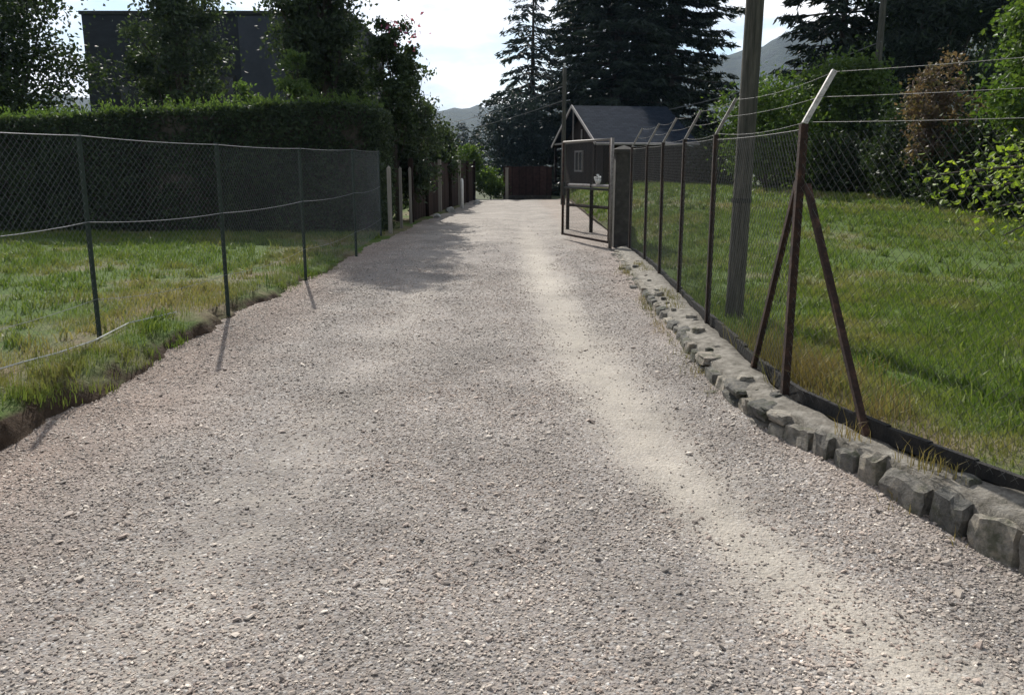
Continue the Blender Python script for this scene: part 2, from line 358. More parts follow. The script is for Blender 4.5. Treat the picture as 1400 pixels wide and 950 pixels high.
def leaves6(mb, c, d, e, L, W):
    """pointed, folded leaves with six outline points, for plants close by"""
    n = len(c); nn = np.cross(d, e)
    L = np.broadcast_to(L, (n,))[:, None]; W = np.broadcast_to(W, (n,))[:, None]
    p = [c, c + d * L * .3 + e * W * .5 + nn * W * .18, c + d * L * .65 + e * W * .42 + nn * W * .15, c + d * L - nn * L * .08,
         c + d * L * .65 - e * W * .42 + nn * W * .15, c + d * L * .3 - e * W * .5 + nn * W * .18]
    v = np.stack(p, 1).reshape(-1, 3)
    b = np.arange(n)[:, None] * 6
    mb.add(v, np.concatenate([b + np.array([[0, 1, 2, 3]]), b + np.array([[0, 3, 4, 5]])]))

def broadleaf(name, base, H, rx, label, leafm, n=9000, size=.16, trunk_r=.14, crown_lo=.25, clump=.33, nclump=60, group=None, cat='tree', asp=.6, squash=1.0, solid=.35, core=True, extra=None):
    base = np.array(base, float)
    t = thing(name, base, label, cat, group)
    tr = MB()
    zlo = H * crown_lo; cz = (H + zlo) / 2; rz = (H - zlo) / 2
    C = []
    while len(C) < nclump:
        u = R.normal(size=3); u /= np.linalg.norm(u); r = solid + (1 - solid) * R.random() ** .5
        if u[2] < -.75: continue
        wob = .8 + .35 * math.sin(3 * math.atan2(u[1], u[0]) + base[0]) * (1 - abs(u[2])) + .2 * (R.random() - .5)
        C.append(np.array((u[0] * rx * r * wob, u[1] * rx * r * wob, cz + u[2] * rz * r * (.9 + .2 * R.random()))))
    C = np.array(C)
    lean = R.normal(size=2) * rx * .08
    hs = np.linspace(0, 1, 6)
    pts = np.stack([lean[0] * hs ** 2 * 2, lean[1] * hs ** 2 * 2, -.15 + hs * (cz + .2 * rz)], 1)
    tr.tube(pts + base, trunk_r * (1.15 - .85 * hs), 8)
    for i in R.choice(len(C), min(len(C), 22), replace=False):
        s = pts[R.integers(2, 6)]; e = C[i]; mid = (s + e) / 2 + np.array((0, 0, -.08 * rz)) + R.normal(size=3) * .05 * rx
        tr.tube(np.array([s, mid, e]) + base, np.array((.4, .22, .06)) * trunk_r, 5, cap=False)
    tr.build('trunk', M['bark'], t, True)
    w = .5 + R.random(len(C)); w /= w.sum()
    idx = R.choice(len(C), n, p=w)
    sc = clump * rx * (.6 + .8 * R.random(len(C)))
    pos = C[idx] + R.normal(size=(n, 3)) * sc[idx][:, None] * np.array((.55, .55, .4))
    pos[:, 2] = np.maximum(pos[:, 2], .05)
    mb = MB(); cards(mb, pos + base, size, asp)
    mb.build('crown', M[leafm], t)
    if extra is not None: extra(t, C + base, rx)
    return t

def conifer(name, base, H, rmax, label, leafm='conifer', lo=.06, levels=26, nb=8, droop=.25, seg=8, card=.55, group=None, trunk_r=.2, dens=1.0, top_bias=1.0):
    base = np.array(base, float)
    t = thing(name, base, label, 'tree', group)
    tr = MB()
    hs = np.linspace(0, 1, 8)
    tr.tube(np.stack([0.02 * H * np.sin(hs * 2), 0 * hs, -.2 + hs * (H + .2)], 1) + base, trunk_r * (1 - .93 * hs), 8)
    P0, D0, S0 = [], [], []
    for i in range(levels):
        f = lo + (1 - lo) * ((i + .5 * R.random()) / levels)
        z = f * H; rr = rmax * (1 - f) ** (.75 * top_bias) * (.8 + .35 * R.random()) + .1
        a0 = R.random() * 6.28
        for j in range(nb):
            if R.random() > .93: continue
            a = a0 + j / nb * 6.28 + R.normal() * .22; L = rr * (.7 + .45 * R.random())
            s = np.linspace(0, 1, seg + 1)
            dr = -droop * L * s ** 1.3 + .14 * L * np.clip(s - .6, 0, 1) + (.1 * L * s * (f > .8))
            p = np.stack([np.cos(a) * L * s, np.sin(a) * L * s, z + dr], 1)
            tr.tube((p + base)[::2], np.linspace(.05, .012, len(p[::2])) * max(.5, L / 2), 4, cap=False)
            side = np.array((-math.sin(a), math.cos(a), 0)); out = np.array((math.cos(a), math.sin(a), -.25))
            k = int(max(4, L * 9 * dens))
            ss = np.sqrt(R.random(k)) * .9 + .1
            pp = np.stack([np.interp(ss, s, p[:, x]) for x in range(3)], 1)
            sg = R.choice([-1, 1], k)[:, None]
            d = out * (.35 + .5 * R.random((k, 1))) + side * sg * (.5 + .5 * R.random((k, 1))) + R.normal(size=(k, 3)) * .12
            d[:, 2] -= .25
            d /= np.linalg.norm(d, axis=1)[:, None]
            sz = card * (.45 + .7 * (1 - ss * .55)) * min(1.0, .45 + L / 2.2)
            P0.append(pp + d * sz[:, None] * .45); D0.append(d); S0.append(sz)
    tr.build('trunk', M['bark'], t, True)
    P0 = np.concatenate(P0); D0 = np.concatenate(D0); S0 = np.concatenate(S0)
    mb = MB()
    # every twig is a spray of three narrow needle cards
    for k in range(3):
        d = D0 + R.normal(size=D0.shape) * .28; d /= np.linalg.norm(d, axis=1)[:, None]
        cards(mb, P0 + base + R.normal(size=P0.shape) * .06, S0 * (.75 if k else 1.0), .2, d)
    mb.build('crown', M[leafm], t)
    return t

# ------------------------------------------------------------------ ground
def interp_line(pts):
    pts = sorted(pts, key=lambda p: p[1]); ys = [p[1] for p in pts]; xs = [p[0] for p in pts]
    return lambda Y: np.interp(Y, ys, xs)

edgeL_pts = [(-3.3, -6), (-3.0, 2.0)] + [tuple(G(*p)[:2]) for p in ((0, 622), (100, 568), (200, 503), (300, 446), (400, 396), (470, 361), (530, 327), (600, 297), (648, 276))]
edgeL = interp_line(edgeL_pts)
wall_foot = [(3.6, -1.0), (3.1, .6), (2.62, 1.9), (2.02, 3.1), (1.83, 3.66), (1.58, 4.4), (1.45, 4.8), (1.385, 5.7), (1.41, 6.9), (1.45, 8.6), (1.50, 10.0), (1.58, 11.6), (1.64, 13.0), (1.70, 14.0)]
fence_line = [(3.95, -1.0), (3.45, .7), (2.95, 1.9), (2.17, 3.36), (1.83, 4.14), (1.65, 4.9), (1.70, 7.2), (1.78, 8.9), (1.85, 10.5), (1.91, 12.1), (1.90, 13.6), (1.88, 14.3)]
footx = interp_line(wall_foot + [(1.72, 15.0), (1.72, 20), (1.85, 28), (1.95, 34)]); fencex = interp_line(fence_line + [(1.93, 16), (1.90, 20), (2.0, 28), (2.1, 34)])

def vnoise(x, y, s, seed=0):
    """smooth value noise"""
    x = np.asarray(x) * s; y = np.asarray(y) * s
    xi = np.floor(x).astype(int); yi = np.floor(y).astype(int); fx = x - xi; fy = y - yi
    fx = fx * fx * (3 - 2 * fx); fy = fy * fy * (3 - 2 * fy)
    def h(a, b):
        n = np.sin(a * 127.1 + b * 311.7 + seed * 74.7) * 43758.5453
        return n - np.floor(n)
    return (h(xi, yi) * (1 - fx) + h(xi + 1, yi) * fx) * (1 - fy) + (h(xi, yi + 1) * (1 - fx) + h(xi + 1, yi + 1) * fx) * fy
def fbm(x, y, s, seed=0, o=3):
    return sum(vnoise(x, y, s * 2 ** k, seed + k) / 2 ** k for k in range(o)) / sum(1 / 2 ** k for k in range(o))

def sandf(x, y):
    tr = .15 + 2.9 / np.maximum(y, 1.2)
    w = .34 + .05 * np.sin(y * 1.3)
    a = np.exp(-((x - tr) / w) ** 2) * np.clip(1.25 - np.maximum(y - 8, 0) / 18, .4, 1)
    b = np.exp(-((x + 1.15 + .12 * np.sin(y * .6)) / .45) ** 2) * .40
    c = np.clip((y - 11) / 12, 0, .5)
    return np.maximum(np.maximum(a, b), c)
def redf(x, y):
    return np.clip((-x - 1.5) / 1.0, 0, 1) * .9 + np.clip((x - .6 - 2.6 / np.maximum(y, 1.2)) / .5, 0, 1) * .55
def road_z(x, y):
    tr = .15 + 2.9 / np.maximum(y, 1.2)
    rut = -.022 * np.exp(-((x - tr) / .28) ** 2) - .014 * np.exp(-((x + 1.15) / .35) ** 2)
    berm = np.interp(y, [2.5, 4.0, 5.2, 8, 14], [.02, .045, .08, .035, .01]) * np.exp(-np.maximum(footx(y) - x, 0) / .16) * (.55 + .9 * vnoise(y, y * 0, 1.3, 15))
    return zr(y) + berm + rut + .03 * (fbm(x, y, .9, 3) - .5) + .008 * (fbm(x, y, 6, 9) - .5)

def grid_obj(name, X, Y, Z, m, attrs=None, smooth=True):
    ny, nx = X.shape
    V = np.stack([X, Y, Z], -1).reshape(-1, 3)
    i = np.arange(ny * nx).reshape(ny, nx)
    q = np.stack([i[:-1, :-1], i[:-1, 1:], i[1:, 1:], i[1:, :-1]], -1).reshape(-1, 4)
    o = link_mesh(name, V, q, np.zeros((0, 3), int), m, None, None, smooth)
    for k, a in (attrs or {}).items():
        at = o.data.attributes.new(k, 'FLOAT', 'POINT'); at.data.foreach_set('value', a.astype(np.float32).ravel())
    return o

# gravel drive
ys = np.concatenate([np.arange(-6, 1.4, .3), np.arange(1.4, 9, .05), np.arange(9, 34, .14)])
ss = np.linspace(0, 1, 110)
Yg, Sg = np.meshgrid(ys, ss, indexing='ij')
xl = edgeL(ys) - .5; xr = footx(ys) + .12
xr = np.where(ys > 14.4, xr + np.clip((ys - 14.4) / 2, 0, 1) * .25, xr)
Xg = xl[:, None] + (xr - xl)[:, None] * Sg
tag(grid_obj('gravel_road', Xg, Yg, road_z(Xg, Yg), M['road'], {'sand': sandf(Xg, Yg), 'red': redf(Xg, Yg)}), kind='structure')

# meadow base reaching the horizon
gx = np.concatenate([-np.geomspace(1500, 6, 30), np.linspace(-5, 5, 11), np.geomspace(6, 1500, 30)])
gy = np.concatenate([-np.geomspace(400, 8, 14), np.linspace(-6, 40, 24), np.geomspace(44, 1500, 30)])
YY, XX = np.meshgrid(gy, gx, indexing='ij')
ZZ = -.15 + np.where(YY > 34.5, .35, 0) - np.clip((YY - 60) / 200, 0, 1) * 2
tag(grid_obj('ground', XX, YY, ZZ, M['ground']), kind='structure')

# left lawn with its cut bank
def lawnL_z(x, y):
    return .25 + .05 * np.clip((y - 6) / 12, 0, 1) + .06 * (fbm(x, y, .7, 21) - .5) + .03 * (fbm(x, y, 3.5, 22) - .5)
off = np.array([-.10, .0, .03, .06, .10, .16, .24, .34, .46, .6, .8, 1.0, 1.3, 1.6, 2, 2.5, 3, 4, 5, 6.5, 8, 10, 13, 17, 22])
yl = np.concatenate([np.arange(-6, 2, .4), np.arange(2, 14, .07), np.arange(14, 34.6, .3)])
Yl, Ol = np.meshgrid(yl, off, indexing='ij')
jag = .17 * (fbm(Yl * 0 + 1.7, Yl, 1.6, 31) - .5) * 2 + .10 * (fbm(Yl * 0 + .7, Yl, 5, 33) - .5) * 2
Xl = edgeL(Yl) - Ol + jag * np.exp(-Ol / .5)
top = lawnL_z(Xl, Yl); low = zr(Yl) - .05
hgt = np.maximum(top - low, .02)
prof = np.interp(off, [-.10, 0, .03, .10, .16, .24, .34], [-.03, .06, .25, .62, .82, .95, 1.0])[None, :]
prof = np.clip(prof + .5 * (fbm(Yl, Ol * 8, 5, 41) - .5) * ((Ol > 0) & (Ol < .25)), -.05, 1.03)
Zl = low + hgt * prof
dryL = .16 * np.exp(-np.abs(Ol - .6) / .6) - .05
tag(grid_obj('lawn_by_hedge', Xl, Yl, Zl, M['soil'], {'dry': dryL}), kind='structure')

# right lawn
def lawnR_z(x, y):
    return .235 + .05 * (fbm(x, y, .5, 51) - .5) + .02 * (fbm(x, y, 3, 52) - .5) + (lambda k: k * k * (3 - 2 * k))(np.clip((y - 10) / 12, 0, 1)) * np.interp(x, [1, 5, 12, 20], [.85, .78, .40, .3]) * (1 - np.exp(-np.maximum(x - fencex(y), 0) / .7))
offr = np.array([.03, .1, .2, .35, .5, .75, 1, 1.4, 1.8, 2.3, 2.9, 3.6, 4.5, 5.5, 7, 9, 11, 14, 18, 23, 30])
yr = np.concatenate([np.arange(-6, 1, .5), np.arange(1, 14, .12), np.arange(14, 40, .5)])
Yr, Or = np.meshgrid(yr, offr, indexing='ij')
Xr = fencex(Yr) + Or + .05
dryR = .24 * np.exp(-Or / .3) * np.exp(-((Yr - 5.6) / 1.0) ** 2) - .04 + .06 * np.exp(-Or / 1.2)
tag(grid_obj('lawn_beyond_fence', Xr, Yr, lawnR_z(Xr, Yr), M['soil'], {'dry': dryR}), kind='structure')

# hills
def hill(name, az, el, D, depth, seed):
    a = np.linspace(az[0], az[-1], 220); e = np.interp(a, az, el)
    s = np.linspace(0, 1, 26)
    A, S = np.meshgrid(a, s, indexing='ij')
    d = D * (1 - depth * (1 - S))
    top = D * np.tan(np.radians(e))[:, None]
    Xh = np.sin(np.radians(A)) * d; Yh = np.cos(np.radians(A)) * d
    bump = 1 + .10 * (fbm(A * .9, S * 6, 1.0, seed, 4) - .5)
    Zh = -4 + (top + 4) * np.sin(S * np.pi / 2) ** 1.15 * bump + S * 5 * (vnoise(A * 30, S * 0, 1, seed) - .5)
    tag(grid_obj(name, Xh, Yh, Zh, M['hill']), kind='structure')
hill('far_hill', [-50, -35, -15, -6, -3, 0, 4, 10, 14, 17.5, 20, 25, 30, 40, 60], [3.4, 3.8, 4.0, 3.4, 3.6, 3.9, 4.4, 5.4, 6.6, 7.7, 7.5, 8.2, 9.2, 10, 9], 1050, .5, 5)
hill('near_hill', [12, 18, 24, 28, 31, 36, 45, 60], [1.0, 2.5, 5.2, 7.4, 8.8, 9.9, 10, 8], 620, .5, 8)

# loose gravel, one mesh of real pebbles
def pebbles(name, n, yr_, rmin, rmax, seed):
    g = np.random.default_rng(seed)
    N_ = int(n * 2.0)
    y = yr_[0] + (yr_[1] - yr_[0]) * g.random(N_) ** 1.7
    x = edgeL(y) - .15 + (footx(y) - edgeL(y) + .17) * g.random(N_)
    keep = g.random(N_) > np.clip(sandf(x, y) * .85 + 1.5 * (fbm(x * 1.5, y, 1.1, 77) - .5) + np.clip((y - 7) / 15, 0, 1), .0, .95)
    x, y = x[keep][:n], y[keep][:n]; n = len(x)
    r = rmin + (rmax - rmin) * g.random(n) ** 2.2
    big = g.random(n) < .006; r = np.where(big, r * 1.3 + .005, r)
    ph = (1 + 5 ** .5) / 2
    ico = np.array([(-1, ph, 0), (1, ph, 0), (-1, -ph, 0), (1, -ph, 0), (0, -1, ph), (0, 1, ph), (0, -1, -ph), (0, 1, -ph), (ph, 0, -1), (ph, 0, 1), (-ph, 0, -1), (-ph, 0, 1)], float) / 1.9
    tri = np.array([(0, 11, 5), (0, 5, 1), (0, 1, 7), (0, 7, 10), (0, 10, 11), (1, 5, 9), (5, 11, 4), (11, 10, 2), (10, 7, 6), (7, 1, 8), (3, 9, 4), (3, 4, 2), (3, 2, 6), (3, 6, 8), (3, 8, 9), (4, 9, 5), (2, 4, 11), (6, 2, 10), (8, 6, 7), (9, 8, 1)])
    v = ico[None] * (1 + .22 * g.normal(size=(n, 12, 1))) * (np.array((1, 1, .5)) * (.75 + .5 * g.random((n, 3))))[:, None]
    a = g.random(n) * 6.28; ca, sa = np.cos(a), np.sin(a)
    vx = v[..., 0] * ca[:, None] - v[..., 1] * sa[:, None]; vy = v[..., 0] * sa[:, None] + v[..., 1] * ca[:, None]
    tl = g.normal(size=(n, 1)) * .35
    vz = v[..., 2] + vx * tl
    z = road_z(x, y)
    V = np.stack([x[:, None] + vx * r[:, None], y[:, None] + vy * r[:, None], z[:, None] + (vz + .28) * r[:, None]], -1).reshape(-1, 3)
    T = (tri[None] + np.arange(n)[:, None, None] * 12).reshape(-1, 3)
    o = link_mesh(name, V, np.zeros((0, 4), int), T, M['pebble'])
    tag(o, 'loose grey and pinkish crushed stones lying on the drive' if n > 9000 else 'scattered larger stones among the fine gravel of the drive', 'gravel', kind='stuff')
pebbles('loose_gravel', 250000, (1.3, 22), .0018, .008, 3)
pebbles('coarse_gravel', 4200, (1.3, 18), .007, .016, 5)

# ------------------------------------------------------------------ grass
def blades(mb, x, y, z, h, w, lean=.5):
    n = len(x); a = R.random(n) * 6.283; l = h * lean * R.random(n)
    c, s = np.cos(a), np.sin(a); b = R.random(n) * 6.283
    base = np.stack([x, y, z], 1); side = np.stack([np.cos(b), np.sin(b), 0 * b], 1) * (w / 2)[:, None]
    mid = base + np.stack([c * l * .3, s * l * .3, h * .6], 1); tip = base + np.stack([c * l, s * l, h * (1 - .2 * R.random(n))], 1)
    v = np.stack([base - side, base + side, mid + side * .7, mid - side * .7, tip], 1).reshape(-1, 3)
    i = np.arange(n)[:, None] * 5
    mb.add(v, i + np.array([[0, 1, 2, 3]]), i + np.array([[3, 2, 4]]))
def field(n, y0, y1, wid, xedge, sign, zf, h, w, power=1.0, thr=None, near=1.0):
    y = y0 + (y1 - y0) * R.random(n) ** near
    o = wid * R.random(n) ** power
    x = xedge(y) + sign * o
    k = fbm(x, y, 1.1, 61); k2 = fbm(x, y, 4.5, 63)
    if thr is not None:
        keep = (k * .6 + k2 * .4) > thr + .16 * R.random(n) - .08
        x, y, k = x[keep], y[keep], k[keep]
    hh = h * (.45 + 1.1 * k) * (.6 + .7 * R.random(len(x)))
    return x, y, zf(x, y) - .01, hh, w * (.7 + .6 * R.random(len(x)))
def grass_obj(name, mb, m, dry, label):
    o = mb.build(name, m)
    co_ = np.concatenate(mb.v); at = o.data.attributes.new('dry', 'FLOAT', 'POINT')
    at.data.foreach_set('value', dry(co_[:, 0], co_[:, 1]).astype(np.float32))
    return tag(o, label, 'grass', kind='stuff')

mb = MB()
eL = lambda y: edgeL(y) - .16
blades(mb, *field(60000, 3.0, 10, 5.5, eL, -1, lawnL_z, .06, .005, thr=.50, near=1.2))
blades(mb, *field(45000, 8, 17.5, 10, eL, -1, lawnL_z, .075, .009, thr=.46))
blades(mb, *field(14000, 5.5, 17.5, 16, lambda y: edgeL(y) - 6, -1, lawnL_z, .09, .014, thr=.40))
# tufts on the bank lip, some hanging over the edge
for k in range(330):
    y = 2.6 + 14 * R.random() ** 1.4; o = .01 + .32 * R.random() ** 1.2
    if vnoise(y, 1.3, .9, 5) < .48: continue
    n = R.integers(18, 48); x0 = edgeL(y) - o
    zt = float(zr(y)) - .05 + (float(lawnL_z(x0, y)) - float(zr(y)) + .05) * float(np.interp(o, [0, .1, .2, .34], [.15, .6, .88, 1]))
    x = x0 + R.normal(size=n) * .045; yy = y + R.normal(size=n) * .055
    blades(mb, x, yy, np.full(n, zt - .015), (.04 + .08 * R.random(n)) * (.7 + .6 * R.random()), .0045 + .004 * R.random(n), 1.0)
for k in range(700):
    y = 3.2 + 13 * R.random() ** 1.3; x0 = float(edgeL(y)) - .2 - 6 * R.random()
    n = R.integers(12, 34); sp = .035 + .05 * R.random(); k_ = .6 + .8 * R.random()
    blades(mb, x0 + R.normal(size=n) * sp, y + R.normal(size=n) * sp, np.full(n, float(lawnL_z(np.array(x0), np.array(y))) - .01), k_ * (.05 + .09 * R.random(n)), (.005 + .007 * R.random(n)) * (1 + y / 14), 1.0)
grass_obj('lawn_grass', mb, M['grass'], lambda x, y: .16 * np.exp(-np.abs(edgeL(y) - x - .7) / .5) - .05, 'patchy green and dry grass of the lawn before the clipped hedge')

mb = MB()
fR = lambda y: fencex(y) + .10
blades(mb, *field(150000, 2.4, 9.5, 6, fR, 1, lawnR_z, .065, .006, power=.9, thr=.36))
blades(mb, *field(75000, 8, 18, 11, fR, 1, lawnR_z, .075, .011, thr=.36))
blades(mb, *field(60000, 16, 36, 22, fR, 1, lawnR_z, .09, .022, thr=.32))
for k in range(1500):     # taller clumps and broad leaved weeds in the sward
    y = 2.6 + 20 * R.random() ** 1.5; x0 = float(fencex(y)) + .15 + 9 * R.random()
    n = R.integers(12, 34); sp = .035 + .05 * R.random(); k_ = .6 + .8 * R.random()
    blades(mb, x0 + R.normal(size=n) * sp, y + R.normal(size=n) * sp, np.full(n, float(lawnR_z(x0, y)) - .01), k_ * (.05 + .10 * R.random(n)), (.005 + .007 * R.random(n)) * (1 + y / 12), 1.0)
grass_obj('meadow_grass', mb, M['grass'], lambda x, y: .24 * np.exp(-(x - fencex(y)) / .3) * np.exp(-((y - 5.6) / 1.0) ** 2) - .06 + .03 * np.exp(-(x - fencex(y)) / 1.2), 'green grass with straw coloured patches beyond the rusty fence')

mb = MB()
for k in range(260):     # straw tufts behind the rusty strain post and weeds at the wall foot
    if k < 75:
        y = 5.6 + R.normal() * .5; x0 = float(fencex(y)) + .08 + abs(R.normal()) * .22; z0 = float(lawnR_z(x0, y)); hh = .20
    elif k < 165:
        y = 3 + 11 * R.random(); x0 = float(footx(y)) - .02 - .05 * R.random(); z0 = float(zr(y)); hh = .09
        if vnoise(y, 9.1, .9, 4) < .5: continue
    else:
        y = 3.2 + 10.5 * R.random(); x0 = float(fencex(y)) - .10 - .07 * R.random(); z0 = .25; hh = .08
        if vnoise(y, 3.1, .8, 4) < .72: continue
    n = R.integers(10, 30)
    blades(mb, x0 + R.normal(size=n) * .04, y + R.normal(size=n) * .05, np.full(n, z0 - .01), hh * (.5 + R.random(n)), .003 + .003 * R.random(n), .9)
grass_obj('dry_weeds', mb, M['straw'], lambda x, y: 0 * x, 'straw coloured weeds along the low stone wall and rusty strain post')

# ------------------------------------------------------------------ low stone wall on the right
def resample(pts, step):
    p = np.array(pts, float)[::-1] if pts[0][1] > pts[-1][1] else np.array(pts, float)
    s = np.concatenate([[0], np.cumsum(np.linalg.norm(np.diff(p, axis=0), axis=1))]); n = int(s[-1] / step) + 1
    u = np.linspace(0, s[-1], n); return np.stack([np.interp(u, s, p[:, 0]), np.interp(u, s, p[:, 1])], 1)
sw = thing('stone_wall', (1.5, 5, .05), 'low rubble stone wall with crumbling mortar top along the right edge of the drive', 'stone wall')
foot = resample(wall_foot, .04)
def wall_h(y): return np.interp(y, [-1, 3.5, 5, 8, 14], [.23, .215, .23, .255, .275])
mb = MB()
tg = np.gradient(foot, axis=0); tg /= np.linalg.norm(tg, axis=1)[:, None]; nr = np.stack([tg[:, 1], -tg[:, 0]], 1)
fl = interp_line(fence_line)
# mortar body: profile across the wall
prof_w = [0.03, .02, .05, .12, .2, .28, .36]; rows = []
for i, (x, y) in enumerate(foot):
    full = max(.12, (float(fl(y)) - x) * nr[i, 0] + .0)
    h = float(wall_h(y)); r0 = float(zr(y)) - .08
    zs = [r0, r0 + (h - r0) * .6, h - .008, h + .002, h + .012, h + .015, h - .12]
    us = np.array([.045, .036, .042, .12 * full / .28, .6 * full, full, full + .04])
    jit = (np.array([fbm(np.array(x * 7 + k * 3.1), np.array(y * 3.0), 1.5, 80) for k in range(7)]) - .5)
    rows.append([(x + nr[i, 0] * (u + j * .03), y + nr[i, 1] * (u + j * .03), z + j * .035) for u, z, j in zip(us, zs, jit)])
Vw = np.array(rows); i = np.arange(Vw.shape[0] * 7).reshape(-1, 7)
qw = np.stack([i[:-1, :-1], i[1:, :-1], i[1:, 1:], i[:-1, 1:]], -1).reshape(-1, 4)
mb.add(Vw.reshape(-1, 3), qw); mb.build('mortar', M['mortar'], sw, True)
# facing stones: deformed blocks, two uneven courses
mb = MB()
def rock(mb, c, h, M3, seedamp=.16):
    k = 5; lin = np.linspace(-1, 1, k); vs = []; idx = {}; qs = []
    def vid(p):
        key = tuple(np.round(p, 4))
        if key not in idx: idx[key] = len(vs); vs.append(p)
        return idx[key]
    for ax in range(3):
        for sg in (-1, 1):
            a, b = [q for q in range(3) if q != ax]
            for i in range(k - 1):
                for j in range(k - 1):
                    qd = []
                    for (ii, jj) in ((i, j), (i + 1, j), (i + 1, j + 1), (i, j + 1)):
                        p = [0, 0, 0]; p[ax] = sg; p[a] = lin[ii]; p[b] = lin[jj]; qd.append(vid(tuple(p)))
                    qs.append(qd)
    v = np.array(vs, float); r = np.linalg.norm(v, axis=1)[:, None]
    v = v * (1 - .55 * (1 - 1.05 / r)) if False else v * (.55 + .45 * (1.0 / np.maximum(np.abs(v).max(1), 1e-6))[:, None] * (1.22 / r))
    ph = R.random(9) * 6.28
    w = np.stack([np.sin(v[:, 1] * 2.3 + ph[0]) + np.sin(v[:, 2] * 3.1 + ph[1]) + .5 * np.sin(v[:, 0] * 5 + ph[6]), np.sin(v[:, 0] * 2.7 + ph[2]) + np.sin(v[:, 2] * 2.2 + ph[3]), np.sin(v[:, 0] * 2.1 + ph[4]) + np.sin(v[:, 1] * 2.9 + ph[5]) + .5 * np.sin(v[:, 0] * 5.7 + ph[7])], 1)
    v = (v + w * seedamp * .5 + R.normal(size=v.shape) * .045) * h
    mb.add(v @ M3.T + c, qs)
s_acc = np.concatenate([[0], np.cumsum(np.linalg.norm(np.diff(foot, axis=0), axis=1))])
def on_foot(s):
    x = np.interp(s, s_acc, foot[:, 0]); y = np.interp(s, s_acc, foot[:, 1]); j = min(len(foot) - 1, int(np.searchsorted(s_acc, s)))
    return x, y, tg[j], nr[j]
s = .05
while s < s_acc[-1] - .1:
    L = .13 + .19 * R.random() ** 1.2
    x, y, t2, n2 = on_foot(s + L / 2)
    h0 = float(zr(y)); H_ = float(wall_h(y)) - h0
    M3 = np.array([[t2[0], n2[0], 0], [t2[1], n2[1], 0], [0, 0, 1.0]])
    tilt = R.normal() * .07
    Rt = np.array([[math.cos(tilt), 0, math.sin(tilt)], [0, 1, 0], [-math.sin(tilt), 0, math.cos(tilt)]])
    if H_ > .13 and R.random() < .35:
        f = .35 + .3 * R.random(); parts = [(h0 - .05, h0 + H_ * f - .012), (h0 + H_ * f + .006, h0 + H_ - .002)]
    else: parts = [(h0 - .05, h0 + H_ - .004 - .03 * R.random())]
    for (za, zb) in parts:
        dpt = .065 + .02 * R.random(); out = R.normal() * .008
        l2 = L * (.5 - .03 * R.random())
        rock(mb, np.array((x + n2[0] * (dpt * .7 + out), y + n2[1] * (dpt * .7 + out), (za + zb) / 2)), np.array((l2, dpt, max(.03, (zb - za) / 2))), M3 @ Rt)
    s += L + .02
for k in range(90):     # stones that have slipped to the foot or lie on top
    s = R.random() * s_acc[-1]; x, y, t2, n2 = on_foot(s)
    if y < 1.5: continue
    r = .012 + .04 * R.random() ** 2; a = R.random() * 6.28
    M3 = np.array([[math.cos(a), -math.sin(a), 0], [math.sin(a), math.cos(a), 0], [0, 0, 1.0]])
    if k % 2: c = np.array((x - n2[0] * .06, y - n2[1] * .06, float(zr(y)) + r * .3))
    else: ww = .08 + .14 * R.random(); c = np.array((x + n2[0] * ww, y + n2[1] * ww, float(wall_h(y)) + r * .2))
    rock(mb, c, np.array((r, r * .8, r * .6)), M3)
mb.build('facing_stones', M['wallstone'], sw, False)

# ------------------------------------------------------------------ fences
def chain_panel(mb, A, B, z0a, z0b, z1a, z1b, pitch, r, bulge=.0):
    """diamond mesh between two posts, clipped to the panel"""
    A = np.array(A, float); B = np.array(B, float); L = np.linalg.norm(B - A); H = max(z1a - z0a, z1b - z0b)
    P1, P2 = [], []
    slope = 1.0
    for sg in (1, -1):
        k0 = -H if sg > 0 else 0
        c = k0 + pitch * R.random() * 0
        while c < L + (0 if sg > 0 else H):
            # line x = c + sg*z*slope
            za, zb = 0.0, H
            xa, xb = c, c + sg * H * slope
            t0, t1 = 0.0, 1.0
            dx = xb - xa
            lo, hi = sorted(((0 - xa) / dx, (L - xa) / dx)); t0 = max(t0, lo); t1 = min(t1, hi)
            if t1 > t0 + 1e-4:
                P1.append((xa + dx * t0, H * t0)); P2.append((xa + dx * t1, H * t1))
            c += pitch
    P1 = np.array(P1); P2 = np.array(P2)
    def tow(p):
        f = p[:, 0] / L; zz = p[:, 1] / H
        z = (z0a + (z0b - z0a) * f) * (1 - zz) + (z1a + (z1b - z1a) * f) * zz
        xy = A[None] + (B - A)[None] * f[:, None]
        return np.stack([xy[:, 0], xy[:, 1], z], 1)
    nseg = 2
    for i in range(nseg):
        a = P1 + (P2 - P1) * i / nseg; b = P1 + (P2 - P1) * (i + 1) / nseg
        def sag(w, p):
            f = p[:, 0] / L; zz = p[:, 1] / H; k = bulge * np.sin(f * np.pi) * np.sin(zz * np.pi)
            nrm = np.array(((B - A)[1], -(B - A)[0])) / L
            w = w.copy(); w[:, 0] += nrm[0] * k; w[:, 1] += nrm[1] * k; return w
        mb.wires(sag(tow(a), a), sag(tow(b), b), r)
def sagwire(a, b, sag, n=9):
    t = np.linspace(0, 1, n)[:, None]; p = np.array(a) * (1 - t) + np.array(b) * t; p[:, 2] -= (4 * sag * t * (1 - t))[:, 0]; return p

